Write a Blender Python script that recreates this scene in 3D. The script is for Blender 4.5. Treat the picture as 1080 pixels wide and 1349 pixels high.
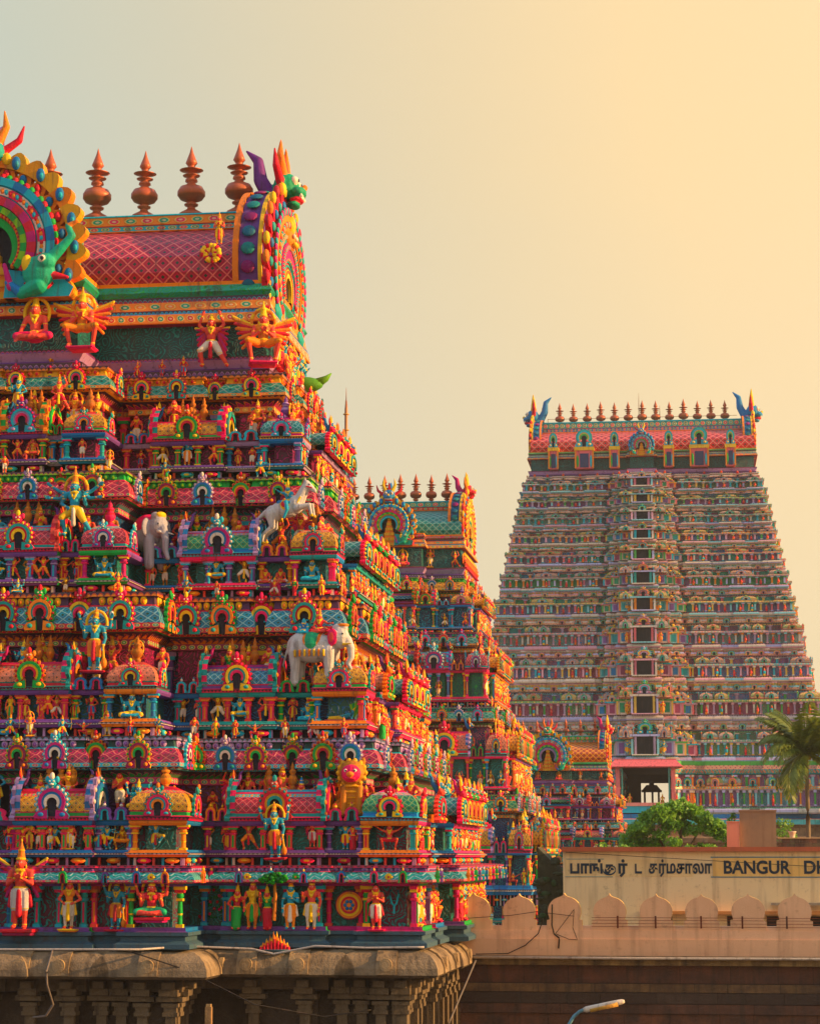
import bpy, math, random
import numpy as np
from mathutils import Vector, Matrix
random.seed(7); np.random.seed(7)
R = math.radians; PI = math.pi
for o in list(bpy.data.objects): bpy.data.objects.remove(o, do_unlink=True)
sc = bpy.context.scene; COL = sc.collection

# ------------------------------------------------------------ camera
H = 10.7
cam = bpy.data.objects.new('camera', bpy.data.cameras.new('camera')); COL.objects.link(cam)
cam.location = (0, 0, H); cam.rotation_euler = (R(90+8.64), 0, R(7.78))
cam.data.sensor_fit = 'HORIZONTAL'; cam.data.sensor_width = 36; cam.data.lens = 100
cam.data.clip_start = 0.5; cam.data.clip_end = 6000
sc.camera = cam
# ------------------------------------------------------------ sky, sun, exposure
SUN_AZ, SUN_EL = 91.5, 17.0            # azimuth clockwise from +Y
w = bpy.data.worlds.new('World'); sc.world = w; w.use_nodes = True
nt = w.node_tree; nt.nodes.clear()
def nd(t, typ, **k):
    n = t.nodes.new(typ)
    for a, b in k.items(): setattr(n, a, b)
    return n
sky = nd(nt, 'ShaderNodeTexSky', sky_type='NISHITA', sun_disc=False)
sky.sun_elevation = R(SUN_EL); sky.sun_rotation = R(SUN_AZ); sky.dust_density = 5.0; sky.air_density = 1.0; sky.ozone_density = 1.0
sd = Vector((math.sin(R(SUN_AZ))*math.cos(R(SUN_EL)), math.cos(R(SUN_AZ))*math.cos(R(SUN_EL)), math.sin(R(SUN_EL))))
tc = nd(nt, 'ShaderNodeTexCoord')
dot = nd(nt, 'ShaderNodeVectorMath', operation='DOT_PRODUCT'); dot.inputs[1].default_value = sd
nt.links.new(tc.outputs['Generated'], dot.inputs[0])
rp = nd(nt, 'ShaderNodeValToRGB')
els = rp.color_ramp.elements
els[0].position = 0.0; els[0].color = (.56, .78, 1.1, 1)
els[1].position = 0.97; els[1].color = (.95, .68, .36, 1)
for p, c in ((.25, (.48, .64, .86)), (.335, (.40, .49, .50)), (.39, (.47, .53, .45)), (.45, (.60, .55, .39)), (.50, (.76, .60, .35)), (.54, (.90, .65, .33)), (.62, (.98, .68, .34)), (.72, (.54, .50, .44)), (.80, (.54, .50, .44))):
    e = els.new(p); e.color = (*c, 1)
mr = nd(nt, 'ShaderNodeMapRange'); mr.inputs[1].default_value = -1
hn = nd(nt, 'ShaderNodeTexNoise'); hn.inputs['Scale'].default_value = 2.2; hn.inputs['Detail'].default_value = 5
hm = nd(nt, 'ShaderNodeMapping'); hm.inputs['Scale'].default_value = (1, 1, 4); nt.links.new(tc.outputs['Generated'], hm.inputs[0]); nt.links.new(hm.outputs[0], hn.inputs['Vector'])
ma = nd(nt, 'ShaderNodeMath', operation='MULTIPLY_ADD'); nt.links.new(hn.outputs['Fac'], ma.inputs[0]); ma.inputs[1].default_value = .07; nt.links.new(dot.outputs['Value'], ma.inputs[2])
nt.links.new(ma.outputs[0], mr.inputs[0]); nt.links.new(mr.outputs[0], rp.inputs[0])
sz = nd(nt, 'ShaderNodeSeparateXYZ'); nt.links.new(tc.outputs['Generated'], sz.inputs[0])
def band(lo, hi, a, b_, src, col):
    mz = nd(nt, 'ShaderNodeMapRange'); mz.inputs[1].default_value = lo; mz.inputs[2].default_value = hi; mz.inputs[3].default_value = a; mz.inputs[4].default_value = b_; nt.links.new(sz.outputs[2], mz.inputs[0])
    mt = nd(nt, 'ShaderNodeMix', data_type='RGBA'); nt.links.new(mz.outputs[0], mt.inputs[0]); nt.links.new(src, mt.inputs[6]); mt.inputs[7].default_value = (*col, 1); return mt.outputs[2]
mt1 = band(.02, .30, .75, 0, rp.outputs[0], (.76, .64, .42)); mt2 = band(.38, .8, 0, 1, mt1, (.42, .54, .72))
mx = nd(nt, 'ShaderNodeMix', data_type='RGBA', blend_type='MIX'); mx.inputs[0].default_value = 0.85
sc_ = nd(nt, 'ShaderNodeVectorMath', operation='SCALE'); sc_.inputs['Scale'].default_value = 10.0
nt.links.new(mt2, sc_.inputs[0])
nt.links.new(sky.outputs[0], mx.inputs[6]); nt.links.new(sc_.outputs[0], mx.inputs[7])
bg = nd(nt, 'ShaderNodeBackground'); bg.inputs['Strength'].default_value = 0.08
nt.links.new(mx.outputs[2], bg.inputs[0])
wo = nd(nt, 'ShaderNodeOutputWorld'); nt.links.new(bg.outputs[0], wo.inputs[0])
sun = bpy.data.objects.new('sun', bpy.data.lights.new('sun', 'SUN')); COL.objects.link(sun)
sun.data.energy = 5.0; sun.data.angle = R(0.6); sun.data.color = (1.0, .56, .20)
sun.rotation_euler = sd.to_track_quat('Z', 'Y').to_euler(); sun.location = (60, 20, 60)
sc.view_settings.view_transform = 'Standard'; sc.view_settings.look = 'None'
sc.view_settings.exposure = 0.70; sc.view_settings.gamma = 1
sc.cycles.max_bounces = 5; sc.cycles.diffuse_bounces = 3; sc.cycles.glossy_bounces = 2
sc.cycles.volume_bounces = 0; sc.cycles.use_denoising = True

# ------------------------------------------------------------ materials
def newmat(name):
    m = bpy.data.materials.new(name); m.use_nodes = True
    t = m.node_tree; t.nodes.clear()
    b = nd(t, 'ShaderNodeBsdfPrincipled'); o = nd(t, 'ShaderNodeOutputMaterial'); t.links.new(b.outputs[0], o.inputs[0])
    return m, t, b
def attr(t, n): a = nd(t, 'ShaderNodeAttribute', attribute_name=n); return a.outputs['Color']
def math_(t, op, a, b=None, c=None):
    n = nd(t, 'ShaderNodeMath', operation=op)
    for i, x in enumerate((a, b, c)):
        if x is None: continue
        if isinstance(x, (int, float)): n.inputs[i].default_value = x
        else: t.links.new(x, n.inputs[i])
    return n.outputs[0]
def mixc(t, f, a, b, blend='MIX'):
    n = nd(t, 'ShaderNodeMix', data_type='RGBA', blend_type=blend)
    for i, x in ((0, f), (6, a), (7, b)):
        if isinstance(x, (int, float)): n.inputs[i].default_value = x
        elif isinstance(x, tuple): n.inputs[i].default_value = (*x[:3], 1)
        else: t.links.new(x, n.inputs[i])
    return n.outputs[2]
def noise(t, scale, detail=3, vec=None, rough=.6, dist=0):
    n = nd(t, 'ShaderNodeTexNoise'); n.inputs['Scale'].default_value = scale; n.inputs['Detail'].default_value = detail
    n.inputs['Roughness'].default_value = rough; n.inputs['Distortion'].default_value = dist
    if vec is not None: t.links.new(vec, n.inputs['Vector'])
    return n.outputs['Fac']
def ramp(t, f, lo, hi, a=0., b=1.):
    n = nd(t, 'ShaderNodeMapRange'); n.inputs[1].default_value = lo; n.inputs[2].default_value = hi
    n.inputs[3].default_value = a; n.inputs[4].default_value = b; t.links.new(f, n.inputs[0]); return n.outputs[0]
def bump(t, b, h, strength=.5, dist=.02):
    n = nd(t, 'ShaderNodeBump'); n.inputs['Strength'].default_value = strength; n.inputs['Distance'].default_value = dist
    t.links.new(h, n.inputs['Height']); t.links.new(n.outputs[0], b.inputs['Normal'])
def wcoord(t, scale=None):
    g = nd(t, 'ShaderNodeNewGeometry').outputs['Position']
    if scale:
        m = nd(t, 'ShaderNodeMapping'); m.inputs['Scale'].default_value = scale; t.links.new(g, m.inputs[0]); return m.outputs[0]
    return g
def weather(t, col, amt=.18):
    """faded, dusty and streaked paint: slow patches and narrow runs of grime"""
    hs = nd(t, 'ShaderNodeHueSaturation'); hs.inputs['Saturation'].default_value = 1.22; hs.inputs['Value'].default_value = 1.04; t.links.new(col, hs.inputs['Color']); col = hs.outputs[0]
    a = noise(t, 1.3, 4, wcoord(t)); s = noise(t, 1.0, 4, wcoord(t, (5, 5, .5)))
    fine = noise(t, 22, 2, wcoord(t))
    c = mixc(t, ramp(t, a, .50, .75, 0, amt*.35), col, (.30, .25, .26))
    c = mixc(t, ramp(t, s, .54, .68, 0, amt*3.0), c, (.06, .035, .03))
    c = mixc(t, ramp(t, fine, .35, .65, 0, .25), c, (.80, .78, .78), 'SOFT_LIGHT')
    return c, fine
def rnd_bright(t, col, lo=.82, hi=1.12):
    oi = nd(t, 'ShaderNodeObjectInfo').outputs['Random']
    v = ramp(t, oi, 0, 1, lo, hi); n = nd(t, 'ShaderNodeVectorMath', operation='SCALE')
    t.links.new(col, n.inputs[0]); t.links.new(v, n.inputs['Scale']); return n.outputs[0]
MATS = []
def m_paint():
    m, t, b = newmat('painted_plaster'); c, f = weather(t, rnd_bright(t, attr(t, 'Col')))
    t.links.new(c, b.inputs['Base Color']); b.inputs['Roughness'].default_value = .62
    b.inputs['Specular IOR Level'].default_value = .3; g2 = noise(t, 7, 4, wcoord(t)); bump(t, b, math_(t, 'ADD', f, math_(t, 'MULTIPLY', g2, 1.2)), .6, .03); return m
def uv(t):
    u = nd(t, 'ShaderNodeUVMap', uv_map='UVMap').outputs[0]; s = nd(t, 'ShaderNodeSeparateXYZ'); t.links.new(u, s.inputs[0])
    return s.outputs[0], s.outputs[1]
def m_lattice():
    m, t, b = newmat('painted_lattice'); u, v = uv(t)
    p = math_(t, 'FRACT', math_(t, 'ADD', u, v)); q = math_(t, 'FRACT', math_(t, 'SUBTRACT', u, v))
    dp = math_(t, 'ABSOLUTE', math_(t, 'SUBTRACT', p, .5)); dq = math_(t, 'ABSOLUTE', math_(t, 'SUBTRACT', q, .5))
    e = math_(t, 'MAXIMUM', dp, dq)                    # .5 on the ribs, 0 in a cell's middle
    rib = ramp(t, e, .40, .445); dotm = ramp(t, e, .17, .12); ring = ramp(t, e, .25, .21)
    c = mixc(t, math_(t, 'MULTIPLY', ring, .35), attr(t, 'Col'), attr(t, 'Col2')); c = mixc(t, dotm, c, (.015, .05, .03))
    rib_col = mixc(t, .3, attr(t, 'Col2'), (.85, .62, .42)); c = mixc(t, rib, c, rib_col)  # ribs take a paler, creamier mix of the second colour
    c, f = weather(t, c); t.links.new(c, b.inputs['Base Color']); b.inputs['Roughness'].default_value = .4
    bump(t, b, math_(t, 'ADD', rib, math_(t, 'MULTIPLY', f, .2)), .9, .04); return m
def m_carve():
    m, t, b = newmat('carved_scrollwork'); oc = nd(t, 'ShaderNodeTexCoord').outputs['Object']
    n = nd(t, 'ShaderNodeTexNoise'); n.inputs['Scale'].default_value = 2.2; n.inputs['Detail'].default_value = 2; t.links.new(oc, n.inputs['Vector'])
    va = nd(t, 'ShaderNodeVectorMath', operation='SCALE'); va.inputs['Scale'].default_value = .35; t.links.new(n.outputs['Color'], va.inputs[0])
    ad = nd(t, 'ShaderNodeVectorMath', operation='ADD'); t.links.new(oc, ad.inputs[0]); t.links.new(va.outputs[0], ad.inputs[1])
    vo = nd(t, 'ShaderNodeTexVoronoi'); vo.inputs['Scale'].default_value = 1.9; t.links.new(ad.outputs[0], vo.inputs['Vector'])
    ang = noise(t, 2.0, 1, oc)
    ph = math_(t, 'ADD', math_(t, 'MULTIPLY', vo.outputs['Distance'], 34.), math_(t, 'MULTIPLY', ang, 16.))
    s = math_(t, 'SINE', ph); f2 = ramp(t, s, .1, .75)
    fl = noise(t, 14, 2, oc); f2 = math_(t, 'MULTIPLY', f2, ramp(t, fl, .35, .5))
    f2 = ramp(t, f2, .25, .7); c = mixc(t, f2, attr(t, 'Col'), attr(t, 'Col2')); c, f = weather(t, c)
    t.links.new(c, b.inputs['Base Color']); b.inputs['Roughness'].default_value = .5
    bump(t, b, f2, 1., .05); return m
def m_band():
    m, t, b = newmat('moulded_band'); u, v = uv(t)
    fu = math_(t, 'SUBTRACT', math_(t, 'FRACT', u), .5); fv = math_(t, 'SUBTRACT', v, .5)
    d = math_(t, 'SQRT', math_(t, 'ADD', math_(t, 'MULTIPLY', fu, fu), math_(t, 'MULTIPLY', fv, fv)))
    r1 = ramp(t, d, .40, .36); r2 = ramp(t, d, .30, .26); r3 = ramp(t, d, .15, .12)
    wn = nd(t, 'ShaderNodeTexWhiteNoise', noise_dimensions='1D'); t.links.new(math_(t, 'FLOOR', u), wn.inputs['W'])
    alt = ramp(t, math_(t, 'MODULO', math_(t, 'FLOOR', math_(t, 'ADD', u, 1000.)), 2.), .4, .6)
    cc = mixc(t, alt, attr(t, 'Col2'), (.03, .32, .2))
    c = mixc(t, r1, attr(t, 'Col'), (.80, .52, .22)); c = mixc(t, r2, c, cc); c = mixc(t, math_(t, 'MULTIPLY', r3, .6), c, (.85, .7, .5))
    c, f = weather(t, c); t.links.new(c, b.inputs['Base Color']); b.inputs['Roughness'].default_value = .42
    bump(t, b, math_(t, 'ADD', r1, r3), .9, .04); return m
def m_dentil():
    m, t, b = newmat('dentil_band'); u, v = uv(t)
    fu = math_(t, 'ABSOLUTE', math_(t, 'SUBTRACT', math_(t, 'FRACT', u), .5))
    arc = math_(t, 'ADD', v, math_(t, 'MULTIPLY', math_(t, 'MULTIPLY', fu, fu), 2.4))
    g = ramp(t, arc, .78, .72); r = ramp(t, math_(t, 'ABSOLUTE', math_(t, 'SUBTRACT', arc, .62)), .1, .05)
    c = mixc(t, g, (.05, .02, .04), attr(t, 'Col')); c = mixc(t, r, c, attr(t, 'Col2'))
    c, f = weather(t, c); t.links.new(c, b.inputs['Base Color']); b.inputs['Roughness'].default_value = .45
    bump(t, b, math_(t, 'ADD', g, r), .9, .04); return m
def m_stone():
    m, t, b = newmat('old_granite'); g = wcoord(t)
    a = noise(t, 1.1, 5, g); f = noise(t, 18, 4, g); s = noise(t, 1., 4, wcoord(t, (3, 3, .35)))
    c = mixc(t, ramp(t, a, .35, .68), attr(t, 'Col'), attr(t, 'Col2'))
    c = mixc(t, ramp(t, s, .5, .72, 0, .75), c, (.035, .028, .022)); c = mixc(t, ramp(t, f, .3, .7, 0, .5), c, (.5, .38, .22), 'SOFT_LIGHT')
    w1 = nd(t, 'ShaderNodeTexVoronoi'); w1.inputs['Scale'].default_value = 9; t.links.new(g, w1.inputs['Vector'])
    t.links.new(c, b.inputs['Base Color']); b.inputs['Roughness'].default_value = .85
    bump(t, b, math_(t, 'ADD', f, math_(t, 'MULTIPLY', w1.outputs['Distance'], .4)), .8, .05); return m
def m_clay():
    m, t, b = newmat('copper_finial'); n = noise(t, 9, 3, wcoord(t)); g = noise(t, 1.6, 3, wcoord(t, (1, 1, .3)))
    c = mixc(t, ramp(t, n, .3, .7, 0, .35), attr(t, 'Col'), (.2, .05, .02)); c = mixc(t, ramp(t, g, .5, .7, 0, .4), c, (.6, .22, .08))
    t.links.new(c, b.inputs['Base Color']); b.inputs['Roughness'].default_value = .45; b.inputs['Metallic'].default_value = .15
    bump(t, b, n, .2, .01); return m
def m_limewash():
    m, t, b = newmat('limewashed_plaster'); g = wcoord(t)
    a = noise(t, .7, 5, g); s = noise(t, 1., 5, wcoord(t, (2.5, 2.5, .22))); f = noise(t, 30, 3, g); k = noise(t, 3.5, 6, g, .7)
    c = mixc(t, ramp(t, a, .35, .7, 0, .5), attr(t, 'Col'), attr(t, 'Col2'))
    c = mixc(t, ramp(t, s, .5, .78, 0, .5), c, (.13, .06, .03)); c = mixc(t, ramp(t, k, .58, .74, 0, .4), c, (.2, .11, .06)); k2 = noise(t, 1.7, 6, g, .75); c = mixc(t, ramp(t, k2, .61, .68, 0, .32), c, (.12, .08, .055))
    t.links.new(c, b.inputs['Base Color']); b.inputs['Roughness'].default_value = .8
    bump(t, b, math_(t, 'ADD', f, k), .4, .02); return m
MATS = [m_paint(), m_lattice(), m_carve(), m_band(), m_dentil(), m_stone(), m_clay(), m_limewash()]
PNT, LAT, CRV, BND, DNT, STN, CLY, LIM = range(8)

# ------------------------------------------------------------ palette (linear base colours)
c_R=(.60,.012,.035); c_PK=(.78,.12,.20); c_OR=(.82,.22,.03); c_YL=(.84,.50,.05); c_GR=(.03,.34,.07); c_TL=(.005,.30,.28)
c_BL=(.01,.17,.45); c_CY=(.02,.42,.56); c_PU=(.18,.09,.28); c_MR=(.26,.015,.07); c_MG=(.50,.04,.18); c_SK=(.78,.19,.17)
c_DK=(.012,.012,.022); c_WH=(.72,.62,.52); c_LM=(.25,.50,.06); c_CO=(.50,.10,.03); c_GD=(.72,.36,.06); c_BR=(.40,.16,.05)
c_LP=(.42,.28,.48); c_SL=(.06,.11,.15); c_NV=(.02,.05,.14)
BRIGHT = [c_R, c_PK, c_OR, c_YL, c_GR, c_TL, c_BL, c_CY, c_MG, c_PU, c_SK, c_LM]
rng = random.Random(11)

# ------------------------------------------------------------ mesh builder
class MB:
    def __init__(s): s.p = []; s.n = 0
    def add(s, V, F, col, mat=0, sm=0, uv=None, col2=None):
        V = np.asarray(V, float).reshape(-1, 3)
        if isinstance(F, np.ndarray): L = F.ravel(); N = np.full(len(F), F.shape[1])
        else: L = np.array([i for f in F for i in f]); N = np.array([len(f) for f in F])
        nf = len(N); C = np.broadcast_to(np.asarray(col, float), (nf, 3)); D = np.broadcast_to(np.asarray(col if col2 is None else col2, float), (nf, 3))
        U = np.zeros((len(L), 2)) if uv is None else np.asarray(uv, float).reshape(-1, 2)
        s.raw((V, L, N, C, D, np.full(nf, mat), np.full(nf, bool(sm)), U))
    def raw(s, t, M=None, T=None):
        V = t[0]
        if M is not None: V = V @ np.asarray(M).T
        if T is not None: V = V + np.asarray(T, float)
        s.p.append((V, t[1] + s.n, *t[2:])); s.n += len(V)
    def freeze(s): return tuple(np.concatenate([q[i] for q in s.p]) for i in range(8))
    def stamp(s, t, loc, rz=0., sc=1.):
        c, q = math.cos(rz), math.sin(rz); k = np.diag(sc if isinstance(sc, (tuple, list)) else (sc,)*3)
        s.raw(t, np.array([[c, -q, 0], [q, c, 0], [0, 0, 1]]) @ k, loc)
    def mesh(s, name):
        V, L, N, C, D, Mi, S, U = s.freeze()
        me = bpy.data.meshes.new(name); me.vertices.add(len(V)); me.vertices.foreach_set('co', V.ravel())
        me.loops.add(len(L)); me.loops.foreach_set('vertex_index', L.astype(np.int32))
        me.polygons.add(len(N)); me.polygons.foreach_set('loop_start', np.concatenate([[0], np.cumsum(N)[:-1]]).astype(np.int32))
        used = sorted(set(Mi.tolist())); mp = np.zeros(16, int)
        for i, k in enumerate(used): me.materials.append(MATS[k]); mp[k] = i
        me.polygons.foreach_set('material_index', mp[Mi].astype(np.int32)); me.polygons.foreach_set('use_smooth', S)
        ul = me.uv_layers.new(name='UVMap'); ul.data.foreach_set('uv', U.ravel())
        for nm, X in (('Col', C), ('Col2', D)):
            a = me.attributes.new(nm, 'FLOAT_COLOR', 'CORNER'); X4 = np.ones((len(L), 4)); X4[:, :3] = np.repeat(X, N, axis=0); a.data.foreach_set('color', X4.ravel())
        me.update(calc_edges=True); me.validate(); return me
    # shapes
    def box(s, x0, x1, y0, y1, z0, z1, col, mat=0, col2=None, tz=1., uvs=None):
        cx, cy = (x0+x1)/2, (y0+y1)/2; P = []
        for z, k in ((z0, 1.), (z1, tz)):
            for x, y in ((x0, y0), (x1, y0), (x1, y1), (x0, y1)): P.append((cx+(x-cx)*k, cy+(y-cy)*k, z))
        F = [(3, 2, 1, 0), (4, 5, 6, 7), (0, 1, 5, 4), (1, 2, 6, 5), (2, 3, 7, 6), (3, 0, 4, 7)]
        U = None
        if uvs:
            hh = (z1-z0)/uvs[1] if uvs[1] > 0 else 1.
            U = [(0, 0)]*8
            for l in (x1-x0, y1-y0, x1-x0, y1-y0): U += [(0, 0), (l/uvs[0], 0), (l/uvs[0], hh), (0, hh)]
        s.add(P, F, col, mat, 0, U, col2)
    def lathe(s, prof, n, c=(0, 0, 0), sm=1, mat=0, sx=1., sy=1., rot=0.):
        """prof: list of (r, z, colour of the segment that starts here)"""
        a = np.arange(n)*2*PI/n+rot; V = []; F = []; C = []
        for r, z, *_ in prof: V += [(c[0]+r*sx*math.cos(t), c[1]+r*sy*math.sin(t), c[2]+z) for t in a]
        for i in range(len(prof)-1):
            for j in range(n): k = (j+1) % n; F.append((i*n+j, i*n+k, (i+1)*n+k, (i+1)*n+j)); C.append(prof[i][2])
        s.add(V, np.array(F), C, mat, sm)
    def ell(s, c, r, col, n=8, m=5, mat=0, sm=1, M=None):
        V = [(0, 0, -1)]; F = []
        for i in range(1, m):
            p = -PI/2+PI*i/m; V += [(math.cos(p)*math.cos(2*PI*j/n), math.cos(p)*math.sin(2*PI*j/n), math.sin(p)) for j in range(n)]
        V.append((0, 0, 1)); top = len(V)-1
        for j in range(n): k = (j+1) % n; F.append((0, 1+k, 1+j)); F.append((top, 1+(m-2)*n+j, 1+(m-2)*n+k))
        for i in range(m-2):
            for j in range(n): k = (j+1) % n; a = 1+i*n; F.append((a+j, a+k, a+n+k, a+n+j))
        V = np.array(V)*np.array(r)
        if M is not None: V = V @ np.asarray(M).T
        s.add(V+np.array(c), F, col, mat, sm)
    def prism(s, pts, y0, y1, col, mat=0, side=None, col2=None, uvc=0):
        """outline in XZ (counter clockwise seen from -Y), front at y0"""
        n = len(pts); V = [(x, y0, z) for x, z in pts]+[(x, y1, z) for x, z in pts]
        U = [(x/uvc, z/uvc) for x, z in pts] if uvc else None
        s.add(V[:n], [tuple(range(n))], col, mat, 0, U, col2)
        s.add(V, [(i, n+i, n+(i+1) % n, (i+1) % n) for i in range(n)]+[tuple(range(2*n-1, n-1, -1))], side or col)
    def ring(s, A, B, y0, y1, col, side=None, closed=False):
        """band between outline A (outer) and B (inner), proud from y1 to y0"""
        n = len(A); V = [(x, y0, z) for x, z in A]+[(x, y0, z) for x, z in B]+[(x, y1, z) for x, z in A]+[(x, y1, z) for x, z in B]
        m = n if closed else n-1; F = []; C = []
        for i in range(m):
            j = (i+1) % n; F += [(i, j, n+j, n+i), (i, 2*n+i, 2*n+j, j), (n+i, n+j, 3*n+j, 3*n+i)]; C += [col, side or col, side or col]
        s.add(V, F, C)
    def tube(s, P, rad, n, col, sm=1, mat=0, cap=True):
        P = [Vector(p) for p in P]; V = []; F = []
        for i, p in enumerate(P):
            d = (P[min(i+1, len(P)-1)]-P[max(i-1, 0)]).normalized(); q = d.to_track_quat('Z', 'Y'); r = rad[i] if isinstance(rad, (list, tuple)) else rad
            V += [tuple(p+q @ Vector((r*math.cos(2*PI*k/n), r*math.sin(2*PI*k/n), 0))) for k in range(n)]
        for i in range(len(P)-1):
            for k in range(n): l = (k+1) % n; F.append((i*n+k, i*n+l, (i+1)*n+l, (i+1)*n+k))
        if cap: F += [tuple(range(n-1, -1, -1)), tuple(range((len(P)-1)*n, len(P)*n))]
        s.add(V, F, col, mat, sm)
    def sweep(s, poly, prof, close=False):
        """prof: (out, z, colour, mat, col2, cell, [colours by edge]) from bottom to top round a closed plan"""
        n = len(poly); P = np.array(poly, float); d = np.roll(P, -1, 0)-P; ln = np.linalg.norm(d, axis=1); d = d/ln[:, None]
        nr = np.stack([d[:, 1], -d[:, 0]], 1); pv = np.roll(nr, 1, 0); den = 1+(nr*pv).sum(1); mit = (nr+pv)/den[:, None]
        cum = np.concatenate([[0], np.cumsum(ln)]); rings = []
        for q in prof: rings.append(np.column_stack([P+mit*q[0], np.full(n, q[1])]))
        for i in range(len(prof)-1):
            q = tuple(prof[i])+(None,)*(7-len(prof[i])); V = np.concatenate([rings[i], rings[i+1]]); j = np.arange(n); k = (j+1) % n
            F = np.stack([j, k, n+k, n+j], 1); h = math.hypot(prof[i+1][0]-prof[i][0], prof[i+1][1]-prof[i][1])
            mat = q[3] or 0; cell = q[5] or max(h, .05); v1 = h/cell if mat == LAT else 1.
            U = []
            for e in range(n): U += [(cum[e]/cell, 0), (cum[e+1]/cell, 0), (cum[e+1]/cell, v1), (cum[e]/cell, v1)]
            col = q[2]
            if q[6]: col = [q[6][e % len(q[6])] for e in range(n)]
            s.add(V, F, col, mat, 0, U, q[4])
        if close: s.add(rings[-1], [tuple(range(n))], prof[-1][2])
    def row(s, poly, out, z, spacing, tmpl, minlen=.3, jit=0, sc=1., sides=None):
        n = len(poly)
        for i in range(n):
            x0, y0 = poly[i]; x1, y1 = poly[(i+1) % n]; l = math.hypot(x1-x0, y1-y0)
            if l < minlen: continue
            dx, dy = (x1-x0)/l, (y1-y0)/l; nx, ny = dy, -dx; rz = math.atan2(ny, nx)+PI/2; k = max(1, round(l/spacing))
            if ny > .5: continue                      # nothing on the hidden rear
            for j in range(k):
                f = (j+.5)/k*l; t = tmpl[(i+j) % len(tmpl)] if isinstance(tmpl, list) else tmpl
                s.stamp(t, (x0+dx*f+nx*out, y0+dy*f+ny*out, z), rz, sc)

JIT = random.Random(21)
def link(name, me, parent=None, loc=(0, 0, 0), rz=0., sc=1., label=None):
    tilt = (0, 0)
    if me is not None and name in ('horseshoe_arch', 'small_arch', 'finial', 'standing_statue', 'domed_roof', 'crest_mask', 'straining_statue', 'merlon'):
        a_ = .05 if 'statue' in name or 'mask' in name else .018; tilt = (JIT.uniform(-a_, a_)*.6, JIT.uniform(-a_, a_)); v = JIT.uniform(.94, 1.06) if name != 'merlon' else JIT.uniform(.985, 1.015)
        sc = tuple(x*v for x in sc) if isinstance(sc, tuple) else sc*v
    o = bpy.data.objects.new(name, me); COL.objects.link(o); o.parent = parent; o.location = loc; o.rotation_euler = (tilt[0], tilt[1], rz)
    o.scale = sc if isinstance(sc, tuple) else (sc,)*3
    if label: o['label'] = label
    return o
def thing(name, label, cat, loc=(0, 0, 0), rz=0., group=None, me=None):
    o = link(name, me, None, loc, rz); o['label'] = label; o['category'] = cat
    if group: o['group'] = group
    return o
def row_objs(name, me, parent, poly, out, z, spacing, minlen=1., k0=1):
    n = len(poly)
    for i in range(n):
        x0, y0 = poly[i]; x1, y1 = poly[(i+1) % n]; l = math.hypot(x1-x0, y1-y0)
        if l < minlen: continue
        dx, dy = (x1-x0)/l, (y1-y0)/l; nx, ny = dy, -dx
        if ny > .5 or nx < -.5: continue
        k = max(k0, round(l/spacing))
        for j in range(k): f = (j+.5)/k*l; link(name, me, parent, (x0+dx*f+nx*out, y0+dy*f+ny*out, z), math.atan2(ny, nx)+PI/2)
def structure(name, me, loc=(0, 0, 0), kind='structure'):
    o = link(name, me, None, loc); o['kind'] = kind; return o

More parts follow.
